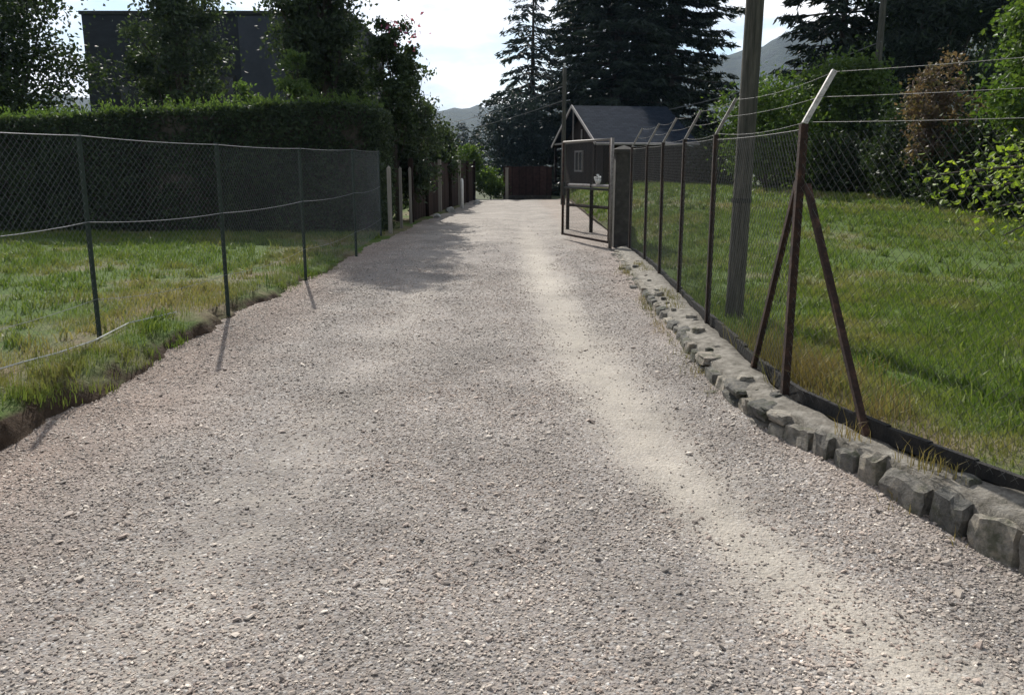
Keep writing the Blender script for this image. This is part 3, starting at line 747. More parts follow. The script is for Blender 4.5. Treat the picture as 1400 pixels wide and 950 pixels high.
# left chain link fence
lp = [(-3.85, 2.3), (-3.62, 4.6)]
for (bx, by, Y) in ((137, 468, 6.55), (312, 425, 8.1), (418, 378, 10.5), (487, 345, 13.1), (521, 321, 16.3)):
    p = P(bx, by, Y); lp.append((p[0], p[1]))
lf = thing('chain_link_fence', (lp[2][0], lp[2][1], .22), 'green posted chain link fence with sagging galvanised wires round the lawn on the left', 'fence')
zb = [float(lawnL_z(np.array(x), np.array(y))) for x, y in lp]; zt = [1.83, 1.83, 1.82, 1.79, 1.80, 1.83, 1.86]
for (x, y), a, b in zip(lp, zb, zt):
    m_ = MB(); lean = R.normal(size=2) * .008
    m_.box((x, y, (a + b) / 2 - .1), (.019, .003, (b - a) / 2 + .12)); m_.box((x, y + .0175, (a + b) / 2 - .1), (.003, .0145, (b - a) / 2 + .12))
    m_.build('post', M['greenmetal'], lf)
mb = MB()
for i in range(len(lp) - 1): chain_panel(mb, lp[i], lp[i + 1], zb[i] + .03, zb[i + 1] + .03, zt[i] - .02, zt[i + 1] - .02, .060, .0009, .02)
mb.build('wire_mesh', M['galv_mesh'], lf)
for name, fr, r, sg in (('top_wire', 1.0, .0034, .012), ('middle_wire', .585, .0032, .02), ('lower_wire', .2, .002, .03)):
    mb = MB()
    for i in range(len(lp) - 1):
        za = zb[i] + (zt[i] - zb[i]) * fr; z2 = zb[i + 1] + (zt[i + 1] - zb[i + 1]) * fr
        mb.tube(sagwire((*lp[i], za), (*lp[i + 1], z2), sg + .02 * R.random() * (fr < 1)) + np.array((.012, -.02, .0)), r, 4)
    mb.build(name, M['galv_dull'], lf)
# pale cord fallen on the lawn
pts = [G(x, y, .25) for x, y in ((-30, 505), (30, 488), (75, 474), (128, 455), (175, 430), (240, 414))]
pts = np.array([(p[0], p[1], float(lawnL_z(p[0], p[1])) + .03 + .01 * math.sin(k * 2)) for k, p in enumerate(pts)])
mb = MB(); mb.tube(pts, .006, 5)
tag(mb.build('cord', M['cord']), 'pale cord lying slack on the grass at the foot of the green fence posts', 'cord')

# right fence with cranked arms
rf = thing('barbed_wire_fence', (1.65, 4.9, .25), 'dark iron barbed wire fence with cranked pale arms standing behind the stone wall', 'fence')
rp = [(3.1, 1.7), (1.65, 4.9), (1.70, 7.2), (1.78, 8.9), (1.85, 10.5), (1.91, 12.1), (1.90, 13.6)]
zt_r = [1.78, 1.83, 1.85, 1.86, 1.87, 1.88, 1.88]
ZB = .24
AO = np.array((.155, .02, .29))
def angle_iron(mb, A, B, w=.025, th=.005):
    """L section bar from A to B"""
    A = np.array(A, float); B = np.array(B, float); d = (B - A); L = np.linalg.norm(d); d /= L
    x = np.array((1.0, 0, 0)); x = x - d * (x @ d); x /= np.linalg.norm(x); y = np.cross(d, x)
    Mx = np.stack([x, y, d], 1); c = (A + B) / 2
    mb.box(c + y * 0, (w, th / 2, L / 2), Mx); mb.box(c + x * (-w + th / 2) + y * (w + .0005), (th / 2, w - th / 2, L / 2), Mx)
for i, ((x, y), z1) in enumerate(zip(rp, zt_r)):
    m_ = MB(); big = i == 1
    lean = R.normal() * .012
    angle_iron(m_, (x, y, ZB - .2), (x + lean, y, z1), .021 if big else .019, .006)
    po = m_.build('strain_post' if big else 'post', M['rust' if big or i == 0 else 'darkrust'], rf)
    m_ = MB(); angle_iron(m_, (x + lean, y, z1 + .002), (x + lean + AO[0], y + AO[1], z1 + AO[2]), .014 if big else .012, .004)
    m_.build('arm', M['paleiron' if big else 'worniron'], po)
    if big:
        for e in ((1.655, 5.62, ZB - .05), (1.84, 4.12, ZB - .05)):
            m_ = MB(); d = -1 if e[1] > y else 1
            angle_iron(m_, e, (x + .03 * (d > 0), y - .035 * d, 1.5), .017, .005); m_.build('stay', M['rust'], po)
mb = MB()
for i in range(len(rp) - 1):
    if i == 0:   # follows the bend of the wall towards the camera
        segs = [(3.1, 1.7), (2.17, 3.36), (1.65, 4.9)]
        for a, b in zip(segs[:-1], segs[1:]): chain_panel(mb, a, b, ZB + .03, ZB + .03, 1.76, 1.78, .064, .0011)
    else: chain_panel(mb, rp[i], rp[i + 1], ZB + .03, ZB + .03, zt_r[i] - .03, zt_r[i + 1] - .03, .064, .0013)
mb.build('wire_mesh', M['galv_dark'], rf)
for k, f in enumerate((.03, .5, .97)):
    mb = MB()
    for i in range(len(rp) - 1):
        a = np.array((rp[i][0], rp[i][1], zt_r[i])) + AO * f; b = np.array((rp[i + 1][0], rp[i + 1][1], zt_r[i + 1])) + AO * f
        p = sagwire(a, b, .015 + .02 * R.random(), 13)
        mb.tube(p, .0012, 4)
        n = int(np.linalg.norm(b - a) / .11); t = (np.arange(n) + .5) / n
        c = np.stack([np.interp(t, np.linspace(0, 1, 13), p[:, x]) for x in range(3)], 1)
        d = R.normal(size=(n, 3)); d /= np.linalg.norm(d, axis=1)[:, None]
        mb.wires(c - d * .014, c + d * .012, .0011)
    mb.build('barbed_wire', M['galv_dark'], rf)
for zf in (1.0,):
    mb = MB()
    for i in range(1, len(rp) - 1):
        za = ZB + (zt_r[i] - .03 - ZB) * zf; mb.tube(sagwire((*rp[i], za), (*rp[i + 1], za + .01), .01), .0018, 4)
    mb.build('line_wire', M['galv_dark'], rf)
# dark strip of boxes along the foot of the mesh
mb = MB(); bl = resample([(p[0] + .045, p[1]) for p in fence_line], .25)
for k in range(len(bl) - 1):
    a, b = bl[k], bl[k + 1]; c = (a + b) / 2; d = (b - a); L = np.linalg.norm(d); d /= L
    Mx = np.array([[d[0], -d[1], 0], [d[1], d[0], 0], [0, 0, 1.0]])
    hz = .030 + .02 * vnoise(c[1], 0, 1.7, 2) + R.normal() * .002
    mb.box((c[0], c[1], ZB + hz * .6), (L / 2 + .002, .016, hz), Mx)
mb.build('foot_strip', rough_mat('black_mottled_strip', [(.3, (.012, .012, .012)), (.7, (.04, .036, .032))], 9, 6, .9, .6, 30), rf)

# utility poles and cables
def pole(base, top, r0, r1, label, arms=False, cross=True, group='wooden utility poles'):
    base = np.array(base, float); top = np.array(top, float)
    t = thing('utility_pole', base, label, 'utility pole', group)
    mb = MB(); f = np.linspace(0, 1, 14)[:, None]; pts = (base - (0, 0, .3)) * (1 - f) + top * f
    mb.tube(pts, np.linspace(r0, r1, 14), 16); mb.build('shaft', M['polewood'], t, True)
    if cross:
        mb = MB(); mb.box(top - (0, 0, .35), (.5, .045, .05)); mb.build('crossarm', M['polewood'], t)
    for dx in ((-.4, .4) if cross else (0,)):
        mb = MB(); mb.tube(np.array([(0, 0, 0), (0, 0, .05), (0, 0, .1), (0, 0, .14)]) + top + (dx, 0, -.30 if cross else 0), [.012, .035, .03, .04], 8); mb.build('insulator', M['white'], t, True)
    if arms:
        for z in (1.1,):
            mb = MB(); q = base * (1 - z / (top[2])) + top * (z / top[2]); mb.tube([q + (0, 0, -.02), q + (0, 0, .02)], [r0 * 1.09, r0 * 1.09], 16, cap=False); mb.build('metal_band', M['darkmetal'], t)
    return t, top
pb = P(1000, 432, 7.7); pole((pb[0] + .02, 7.7, .22), (pb[0] + .12, 7.75, 8.2), .083, .07, 'thick grey wooden utility pole rising out of the photo just behind the fence', True)
pc = P(772, 93, 29.0); _, topc = pole((pc[0], 29, .3), pc, .085, .06, 'thin distant utility pole standing behind the gable of the brown hut', cross=False)
pd = P(1212, -45, 25.0); _, topd = pole((pd[0], 25, .3), pd, .11, .08, 'pale utility pole half hidden among the trees on the right')
hut_tip = P(915, 150, 33.9)
mb = MB(); mb.tube(sagwire(P(1205, 57, 24.9), hut_tip, .18, 16), .017, 5)
tag(mb.build('power_cable', M['cable']), 'grey service cable slung from the half hidden pole to the hut roof', 'cable')
for k, (dz, lab) in enumerate(((0, 'upper thin cable running left from the distant pole behind the hut'), (.45, 'lower thin cable running left from the distant pole behind the hut'))):
    mb = MB(); mb.tube(sagwire(P(771, 118, 28.95) - (0, 0, dz), P(560, 172, 60) - (0, 0, dz), .4, 16), .013, 5)
    tag(mb.build('power_cable', M['cable']), lab, 'cable')

# ------------------------------------------------------------------ gate and pillar
gp = thing('gate_pillar', (1.87, 14.45, .24), 'square dark masonry pillar at the end of the barbed wire fence beside the gate', 'pillar')
mb = MB(); h_ = .15
lev = [(.0, .15), (.4, .147), (.9, .152), (1.4, .148), (1.66, .15)]
V = []; 
for z, w in lev:
    for sx, sy in ((-1, -1), (1, -1), (1, 1), (-1, 1)): V.append((1.87 + sx * w + R.normal() * .004, 14.45 + sy * w + R.normal() * .004, .14 + z))
q = [(i * 4 + j, i * 4 + (j + 1) % 4, i * 4 + 4 + (j + 1) % 4, i * 4 + 4 + j) for i in range(len(lev) - 1) for j in range(4)] + [(16, 17, 18, 19)]
mb.add(V, q); mb.build('shaft', M['concrete'], gp)
mb = MB(); mb.box((1.87, 14.45, 1.83), (.18, .18, .028)); mb.add([(1.69, 14.27, 1.86), (2.05, 14.27, 1.86), (2.05, 14.63, 1.86), (1.69, 14.63, 1.86), (1.87, 14.45, 1.93)], None, [(0, 1, 4), (1, 2, 4), (2, 3, 4), (3, 0, 4)])
mb.build('cap', M['concrete'], gp)
hp = P(834, 332, 14.2); fp = P(769, 322, 16.1)
gt = thing('mesh_gate', (hp[0], hp[1], .26), 'open tube framed wire mesh gate swung back from the dark pillar', 'gate')
A = np.array((hp[0], hp[1])); B = np.array((fp[0], fp[1])); g0, g1 = .33, 2.02
mb = MB(); mb.tube([(A[0], A[1], .1), (A[0], A[1], g1 + .02)], .03, 10); mb.build('hinge_post', M['worniron'], gt, True)
A2 = A + (B - A) * .03
def gp3(f, z): p = A2 + (B - A2) * f; return (p[0], p[1], z)
mb = MB(); mb.tube([gp3(0, g0), gp3(0, g1)], .02, 8); mb.build('stile', M['rust'], gt, True); mb = MB(); mb.tube([gp3(1, g0 - .02), gp3(1, g1 + .0)], .024, 8); mb.build('stile', M['rust'], gt, True)
for z, m_ in ((g0, 'rust'), (1.2, 'darkmetal'), (g1, 'worniron')):
    mb = MB(); mb.tube([gp3(-.01, z), gp3(1.0, z)], .02, 8); mb.build('rail', M[m_], gt, True)
mb = MB(); chain_panel(mb, A2, B, g0, g0, g1, g1, .06, .0014); mb.build('wire_mesh', M['galv_dark'], gt)
mb = MB(); mb.tube([gp3(.97, 1.05), gp3(.97, 1.3)], .035, 8); mb.build('latch', M['darkmetal'], gt)

# ------------------------------------------------------------------ hut beyond the gate
def slope_roof(name, mat_, parent, quads_, thick=.07):
    """roof slabs with slate courses laid out in metres"""
    for qd in quads_:
        qd = np.array(qd, float); n = np.cross(qd[1] - qd[0], qd[3] - qd[0]); n /= np.linalg.norm(n)
        V = np.vstack([qd, qd - n * thick]) - np.array(origin_of(parent))
        q = np.array([(0, 1, 2, 3), (7, 6, 5, 4), (0, 4, 5, 1), (1, 5, 6, 2), (2, 6, 7, 3), (3, 7, 4, 0)])
        o = link_mesh(name, V, q, np.zeros((0, 3), int), mat_, parent)
        uv = o.data.uv_layers.new(name='UVMap'); ux = qd[1] - qd[0]; ux /= np.linalg.norm(ux); uy = np.cross(n, ux); base = qd[0] - np.array(origin_of(parent))
        for lp_ in o.data.loops:
            d = V[lp_.vertex_index] - base; uv.data[lp_.index].uv = (d @ ux, d @ uy)
hn = np.array((3.0, 30.4)); hf = np.array((1.85, 36.8)); gd = (hf - hn) / np.linalg.norm(hf - hn); rd = np.array((gd[1], -gd[0]))  # rd points right
HL = 3.7; gz = .95
def hp_(a, b, z): p = hn + gd * a + rd * b; return np.array((p[0], p[1], z))
GW = float(np.linalg.norm(hf - hn)); ev = 2.46; pk = 3.85
hut = thing('timber_hut', hp_(GW / 2, HL / 2, gz), 'brown timber hut with blue grey slate roof and pale gable trim beyond the gate', 'hut')
def wallq(name, pts, m_, par=hut, th=.05):
    mb = MB(); P4 = np.array(pts); n = np.cross(P4[1] - P4[0], P4[2] - P4[0]); n /= np.linalg.norm(n)
    k = len(P4); V = np.vstack([P4, P4 - n * th]); 
    if k == 4: mb.add(V, [(0, 1, 2, 3), (7, 6, 5, 4)] + [(i, i + 4, (i + 1) % 4 + 4, (i + 1) % 4) for i in range(4)])
    else: mb.add(V, [(i, i + k, (i + 1) % k + k, (i + 1) % k) for i in range(k)], [(0, i, i + 1) for i in range(1, k - 1)] + [(k, k + i + 1, k + i) for i in range(1, k - 1)])
    return mb.build(name, m_, par)
o_ = .25
wallq('gable_wall', [hp_(GW - o_, .3, gz - .1), hp_(o_, .3, gz - .1), hp_(o_, .3, ev - .05), hp_(GW / 2, .3, pk - .22), hp_(GW - o_, .3, ev - .05)], M['hutwood'])
wallq('front_wall', [hp_(o_, .36, gz - .1), hp_(o_, HL - .3, gz - .1), hp_(o_, HL - .3, ev - .02), hp_(o_, .36, ev - .02)], M['hutwood'])
wallq('back_wall', [hp_(GW - o_, HL - .3, gz - .1), hp_(GW - o_, .36, gz - .1), hp_(GW - o_, .36, ev - .02), hp_(GW - o_, HL - .3, ev - .02)], M['hutwood'])
wallq('end_wall', [hp_(o_ + .06, HL - .3, gz - .1), hp_(GW - o_ - .06, HL - .3, gz - .1), hp_(GW - o_ - .06, HL - .3, ev), hp_(GW / 2, HL - .3, pk - .25), hp_(o_ + .06, HL - .3, ev)], M['hutwood'])
e2 = .18; sl = (pk - ev) / (GW / 2)
slope_roof('roof', M['slate'], hut, [
    [hp_(-e2, -.1, ev - e2 * sl), hp_(-e2, HL, ev - e2 * sl), hp_(GW / 2, HL, pk), hp_(GW / 2, -.1, pk)],
    [hp_(GW + e2, HL, ev - e2 * sl), hp_(GW + e2, -.1, ev - e2 * sl), hp_(GW / 2, -.1, pk + .002), hp_(GW / 2, HL, pk + .002)]])
for a0, a1 in ((-e2, GW / 2), (GW + e2, GW / 2)):
    mb = MB(); p0 = hp_(a0, -.13, ev - e2 * sl - .03); p1 = hp_(a1, -.13, pk - .02)
    d = p1 - p0; L = np.linalg.norm(d); d /= L; s_ = np.array((rd[0], rd[1], 0)); u_ = np.cross(d, s_)
    mb.box((p0 + p1) / 2, (L / 2, .02, .05), np.stack([d, s_, u_], 1)); mb.build('barge_board', M['trim'], hut)
mb = MB(); p0 = hp_(-e2 - .03, -.1, ev - e2 * sl - .05); p1 = hp_(-e2 - .03, HL, ev - e2 * sl - .05); mb.tube([p0, p1], .045, 8); mb.build('gutter', M['trim'], hut)
for a in (.55, .78):   # tie beams of the gable truss
    pass
mb = MB(); p0 = hp_(.15, -.06, ev + .0); p1 = hp_(GW - .15, -.06, ev + .0); mb.tube([p0, p1], .04, 6); mb.build('tie_beam', M['trim'], hut)
for f, zz in ((.5, pk - .12), (.3, ev + .45), (.7, ev + .45)):
    mb = MB(); mb.tube([hp_(GW * f, -.06, ev), hp_(GW * f, -.06, zz)], .03, 6); mb.build('truss_post', M['trim'], hut)
# window in the gable wall and posts of its porch
wv = MB(); c0 = GW * .55
for (a0, a1, z0, z1) in ((c0 - .6, c0 + .6, 2.1, 2.17), (c0 - .6, c0 + .6, 1.35, 1.42), (c0 - .6, c0 - .53, 1.42, 2.1), (c0 + .53, c0 + .6, 1.42, 2.1), (c0 - .03, c0 + .03, 1.42, 2.1)):
    mid = hp_((a0 + a1) / 2, .27, (z0 + z1) / 2); Mx = np.array([[gd[0], rd[0], 0], [gd[1], rd[1], 0], [0, 0, 1.0]])
    wv.box(mid, ((a1 - a0) / 2, .03, (z1 - z0) / 2), Mx)
wo = wv.build('window', M['trim'], hut)
mb = MB(); mb.box(hp_(c0, .285, 1.76), (.54, .008, .35), Mx); mb.build('pane', M['glass'], wo)
for a in (.2, GW - .2):
    mb = MB(); p = hp_(a, -.04, 0); mb.box((p[0], p[1], (gz - .1 + ev) / 2), (.045, .045, (ev - gz + .1) / 2 - .03), Mx); mb.build('porch_post', M['hutwood'], hut)
# rail and boarded side fence in front of the hut
rl = thing('timber_railing', (1.55, 17.6, .28), 'weathered timber railing in front of the brown hut seen through the gate', 'railing')
A = P(776, 300, 18.2)[:2]; B = np.array((2.05, 16.6))
for f in (0, .5, 1.0):
    mb = MB(); p = A + (B - A) * f; mb.box((p[0], p[1], .75), (.035, .035, .5)); mb.build('post', M['hutwood'], rl)
for z in (1.2, .78):
    mb = MB(); mb.tube([(*A, z), (*B, z)], .035, 6); mb.build('rail', M['trim' if z > 1 else 'hutwood'], rl)
fb = thing('planter_bowl', (*(A + (B - A) * .62), 1.235), 'small white bowl with pale flowers standing on the timber railing', 'planter')
c = np.array((*(A + (B - A) * .62), 1.235))
mb = MB(); mb.tube(np.array([(0, 0, 0), (0, 0, .05), (0, 0, .09)]) + c, [.04, .06, .07], 10); mb.build('bowl', M['white'], fb, True)
for dx, dy, dz in ((-.05, 0, .12), (.04, .03, .13), (.02, -.04, .12), (0, .02, .17)):
    mb = MB(); rock(mb, c + (dx, dy, dz), np.array((.026, .026, .022)), np.eye(3), .3); mb.build('flower', M['white'], fb)
sf = thing('plank_fence', (2.0, 16.2, .26), 'short dark plank fence just behind the gate pillar', 'fence')
A = np.array((1.80, 15.2)); B = np.array((2.05, 17.0)); mb = MB()
n = 12
for k in range(n):
    p = A + (B - A) * (k + .5) / n; d = (B - A) / np.linalg.norm(B - A); Mx = np.array([[d[0], -d[1], 0], [d[1], d[0], 0], [0, 0, 1.0]])
    mb.box((p[0], p[1], .72 + R.normal() * .008), (.068, .011, .5), Mx)
mb.build('boards', M['plank'], sf)
mb = MB(); mb.tube([(A[0] + .04, A[1], 1.0), (B[0] + .04, B[1], 1.0)], .03, 6); mb.build('rail', M['hutwood'], sf)

# ------------------------------------------------------------------ left side beyond the chain link fence
labs = ['tall grey timber post nearest the end of the chain link fence', 'middle one of three grey timber posts by the hedge end', 'farthest and slimmest of three grey timber posts by the hedge end']
for (px, pb_, pt, w, Y), lab in zip(((534, 318, 230, 5.0, 16.9), (549, 312, 231, 3.6, 18.2), (562, 306, 231, 3.2, 19.6)), labs):
    b = P(px, pb_, Y); t_ = P(px, pt, Y); mb = MB(); hw = w / F * Y / 2
    z0 = min(b[2], float(zr(Y)) + .0) - .1
    mb.box((b[0], Y, (z0 + t_[2]) / 2), (hw, hw, (t_[2] - z0) / 2)); mb.add([(b[0] - hw, Y - hw, t_[2]), (b[0] + hw, Y - hw, t_[2]), (b[0] + hw, Y + hw, t_[2]), (b[0] - hw, Y + hw, t_[2]), (b[0], Y, t_[2] + .05)], None, [(0, 1, 4), (1, 2, 4), (2, 3, 4), (3, 0, 4)])
    tag(mb.build('timber_post', M['timber']), lab, 'post', 'timber posts beside the drive')
pf = thing('board_fence', (-2.3, 24, .28), 'dark brown board fence lining the shaded left side of the drive', 'fence')
A = P(566, 303, 20.0)[:2] - (.1, 0); B = P(650, 273, 33.0)[:2] - (.1, 0)
d = (B - A); L = np.linalg.norm(d); d /= L; Mx = np.array([[d[0], -d[1], 0], [d[1], d[0], 0], [0, 0, 1.0]])
mb = MB(); n = int(L / .15)
for k in range(n):
    p = A + d * (k + .5) * L / n; mb.box((p[0], p[1], .95 + R.normal() * .012), (.069, .012, .72), Mx)
mb.build('boards', M['plank'], pf)
for k in range(7):
    p = A + d * (L * k / 6) + np.array((.06, 0)); mb = MB(); mb.box((p[0], p[1], .98), (.045, .045, .78), Mx); mb.build('post', M['timber' if k in (2, 4) else 'hutwood'], pf)
for px, py, Y, r, lab in ((584, 272, 22.0, .07, 'small white painted stone at the foot of the brown board fence'), (604, 270, 24.5, .10, 'largest white painted stone at the foot of the brown board fence'), (642, 264, 30, .08, 'white painted stone at the far end of the brown board fence')):
    p = P(px, py, Y); mb = MB(); rock(mb, np.array((p[0] + .25, Y, float(zr(Y)) + r * .5)), np.array((r * 1.1, r * .9, r * .75)), np.eye(3), .5)
    tag(mb.build('painted_stone', M['oldwhite'], None, True), lab, 'stone', 'white painted stones along the board fence')
p = P(625, 252, 27.0); mb = MB(); mb.tube([(p[0] + .15, 27, .1), (p[0] + .15, 27, 1.15), (p[0] + .15, 27, 1.2)], [.05, .05, .02], 8)
tag(mb.build('marker_post', M['white'], None, True), 'short white marker post in front of the brown board fence', 'post')

# end of the drive
ef = thing('end_fence', (1.2, 34.5, .3), 'dark red brown panel fence closing off the far end of the drive', 'fence')
A = np.array((-.35, 34.6)); B = np.array((1.6, 34.6)); mb = MB()
for k in range(15):
    p = A + (B - A) * (k + .5) / 15; mb.box((p[0], p[1], .92 + R.normal() * .01), (.066, .012, .64))
mb.build('boards', rough_mat('red_brown_boards', [(.3, (.03, .017, .015)), (.7, (.075, .043, .036))], 8, 6, .85, .3, 30, spec=.1, boards=.28), ef)
mb = MB(); mb.box((.62, 34.55, .30), (.98, .06, .12)); mb.build('plinth', M['concrete'], ef)
p = P(693, 250, 33.9); mb = MB(); mb.box((p[0], 33.9, .85), (.06, .06, .62)); mb.box((p[0], 33.9, 1.49), (.075, .075, .02))
tag(mb.build('gate_post', M['timber']), 'pale squared post at the left end of the red brown panel fence', 'post')

# dark house behind the hedge
hs_ = thing('flat_roofed_house', (-10, 31, 0), 'tall dark slate clad house with a flat roof behind the hedge', 'house')
x0 = P(119, 100, 29)[0]; x1 = P(478, 100, 29)[0]; xa = P(330, 100, 29)[0]; xb_ = P(396, 100, 29)[0]; zt_ = P(300, 20, 29)[2]
mb = MB(); mb.box(((x0 + x1) / 2, 33, zt_ / 2), ((x1 - x0) / 2, 4, zt_ / 2)); mb.build('wall', M['housewall'], hs_)
mb = MB(); mb.box(((xa + xb_) / 2, 28.99, zt_ / 2 + .6), ((xb_ - xa) / 2, .012, zt_ / 2 - .66)); mb.build('pale_panel', M['housepale'], hs_)
mb = MB(); mb.box(((x0 + x1) / 2, 33, zt_ + .05), ((x1 - x0) / 2 + .06, 4.06, .05)); mb.build('parapet', M['darkmetal'], hs_)
for wx in (.18, .5):
    cx = x0 + (x1 - x0) * wx; mb = MB(); mb.box((cx, 28.985, 3.9), (.55, .02, .6)); w_ = mb.build('window', M['darkmetal'], hs_)
    mb = MB(); mb.box((cx, 28.96, 3.9), (.48, .008, .53)); mb.build('pane', M['glass'], w_)

# clipped hedge
hd = thing('clipped_hedge', (-9, 17.6, .3), 'long dark clipped hedge with pale young shoots on top behind the chain link fence', 'hedge')
hx0, hx1 = -23.0, -2.7
def hfront(x): return 17.0 + .12 * np.sin(x * 1.7) + .15 * (fbm(x, x * 0, .6, 91) - .5)
def htop(x): return np.interp(x, [-23, -12, -8, -5, -3.4, -2.7], [2.35, 2.35, 2.62, 2.72, 2.85, 2.75]) + .22 * (fbm(x, x * 0 + 3, .8, 92) - .5)
n = 70000; x = hx0 + (hx1 - hx0) * R.random(n) ** .8; u = R.random(n)
z = .25 + (htop(x) - .25) * R.random(n); y = hfront(x) + np.abs(R.normal(size=n)) * .12 + .16 * (fbm(x, z, 2.2, 93) - .5) * 2
nt_ = 30000; xt = hx0 + (hx1 - hx0) * R.random(nt_) ** .8; yt = hfront(xt) + 1.5 * R.random(nt_); ztp = htop(xt) - np.abs(R.normal(size=nt_)) * .09 + .08 * (fbm(xt, yt, 3, 94) - .3)
ne = 9000; ze = .3 + 2.4 * R.random(ne); ye = 17.0 + 1.5 * R.random(ne); xe = hx1 + R.normal(size=ne) * .09 + .1 * (fbm(ye, ze, 2, 95) - .5)
mb = MB(); cards(mb, np.concatenate([np.stack([x, y, z], 1), np.stack([xt, yt, ztp], 1), np.stack([xe, ye, ze], 1)]), .085, .5)
mb.build('foliage', M['hedge_leaf'], hd)
mb = MB()
for k in range(2000):
    xs_ = hx0 + (hx1 - hx0) * R.random() ** .7; ys_ = float(hfront(xs_)) + 1.4 * R.random(); z0 = float(htop(xs_)); L = .05 + .30 * R.random() ** 2.8
    m2 = 10; f = R.random(m2)
    dr = R.normal(size=3) * .25 + (0, 0, 1); dr /= np.linalg.norm(dr)
    c = np.array((xs_, ys_, z0 - .03)) + dr * (f * L)[:, None] + R.normal(size=(m2, 3)) * .02
    d = np.repeat(dr[None], m2, 0) + R.normal(size=(m2, 3)) * .55; d /= np.linalg.norm(d, axis=1)[:, None]; cards(mb, c, .075, .45, d)
mb.build('young_shoots', M['shoot_leaf'], hd)
mb = MB()
xs_ = np.linspace(hx0, hx1 - .12, 60)
for k in range(len(xs_) - 1):
    a, b = xs_[k], xs_[k + 1]; mb.box(((a + b) / 2, 17.85, (htop((a + b) / 2) - .12 + .2) / 2), ((b - a) / 2, .62, (htop((a + b) / 2) - .12 - .2) / 2))
mb.build('light_blocking_core', M['bark'], hd)  # opaque boxes added inside the foliage to block light coming through

# ------------------------------------------------------------------ trees
p = P(20, 200, 23); broadleaf('broadleaf_tree', (p[0] - .3, 23, .2), 6.7, 2.5, 'dark broadleaf tree left of the flat roofed house', 'dark_leaf', 22000, .13, .17, .2, .28, 70)
p = P(252, 200, 24); broadleaf('broadleaf_tree', (p[0], 24, .2), 7.3, 1.55, 'dim bushy tree standing before the middle of the dark house', 'hedge_leaf', 13000, .12, .14, .2, .28, 50)
p = P(452, 200, 21.5); broadleaf('evergreen_tree', (p[0], 21.5, .2), 9.8, 1.3, 'dense upright evergreen at the right corner of the dark house', 'hedge_leaf', 30000, .12, .16, .1, .34, 110, solid=.2)
def blossom(t, C, rx):
    mb = MB()
    sel = C[np.argsort(-(C[:, 0] * .6 + C[:, 2] * .3))][:3]
    for c in sel: cards(mb, c + R.normal(size=(22, 3)) * .17, .10, .7)
    mb.build('blossom', M['pink'], t)
p = P(545, 200, 20.3); broadleaf('flowering_tree', (p[0] - .05, 20.3, .25), 4.7, .72, 'loose small tree with a few pink flowers beside the upright evergreen', 'dark_leaf', 8500, .10, .07, .3, .28, 46, solid=.3, extra=blossom)
p = P(575, 200, 22.0); broadleaf('shrub', (p[0], 22, .25), 3.75, .75, 'thin twiggy shrub leaning over the near end of the board fence', 'hedge_leaf', 3000, .10, .05, .3, .3, 34, cat='shrub', solid=.3)
p = P(546, 260, 21); broadleaf('shrub', (p[0], 21, .2), 2.9, .85, 'dark shrub filling the gap behind the three grey timber posts', 'hedge_leaf', 7000, .11, .05, .02, .36, 40, cat='shrub', solid=.1)
p = P(585, 230, 31); broadleaf('shrub', (p[0] - .3, 31, .2), 2.9, 1.5, 'wide dark shrub behind the middle of the board fence', 'hedge_leaf', 7000, .14, .05, .02, .36, 40, cat='shrub', solid=.1)
p = P(400, 120, 18.9); broadleaf('sapling', (p[0], 19.2, .25), 3.75, .42, 'young light green sapling poking above the hedge before the evergreen', 'shoot_leaf', 1500, .09, .03, .45, .35, 18, cat='sapling')
p = P(322, 120, 18.9); broadleaf('sapling', (p[0], 19.2, .25), 3.35, .4, 'low light green sapling poking above the middle of the hedge', 'shoot_leaf', 1100, .09, .03, .5, .35, 14, cat='sapling')
p = P(607, 200, 27); broadleaf('shrub', (p[0] - .2, 27, .25), 2.55, .8, 'rounded olive shrub behind the board fence', 'dark_leaf', 3500, .11, .05, .2, .33, 30, cat='shrub')
p = P(640, 215, 36); broadleaf('shrub', (p[0], 36, .3), 2.1, .7, 'yellow green shrub past the far end of the board fence', 'mid_leaf', 2600, .12, .04, .1, .33, 34, cat='shrub')
p = P(671, 255, 34.8); broadleaf('shrub', (p[0], 34.8, .25), 1.15, .75, 'low pale leaved bush left of the pale squared post', 'mid_leaf', 4200, .11, .03, .0, .33, 40, cat='shrub', solid=.05)
for px, top, Y, lab in ((632, 168, 95, 'left one of two far slim cypresses beyond the drive'), (651, 178, 95, 'right shorter one of two far slim cypresses beyond the drive')):
    b = P(px, 230, Y); t_ = P(px, top, Y); conifer('cypress', (b[0], Y, -.3), t_[2] + .3, 1.1, lab, 'conifer_blue', .02, 18, 7, -.6, 5, .7, 'far cypresses', .12, 1.2, .6)
b = P(722, 200, 47); conifer('spruce', (b[0], 47, .1), 12.6, 3.1, 'tall open tiered spruce left of the hut with sky between branches', 'conifer_blue', .05, 24, 8, .32, 9, .62, None, .2, .8)
b = P(783, 200, 53); conifer('spruce', (b[0], 53, .1), 15.5, 2.9, 'slender spruce squeezed between the tiered spruce and the big dark firs', 'conifer_blue', .05, 26, 8, .25, 9, .62, None, .2, .9)
b = P(835, 200, 43); conifer('fir_tree', (b[0], 43, .1), 23, 3.7, 'big dark fir directly behind the hut roof', 'conifer', .03, 52, 12, .16, 9, .62, None, .34, 1.7, .75)
b = P(905, 200, 45); conifer('fir_tree', (b[0], 45, .1), 24, 4.3, 'biggest dark fir with spreading lower boughs right of the hut', 'conifer', .03, 50, 11, .2, 9, .64, None, .36, 1.5, .8)
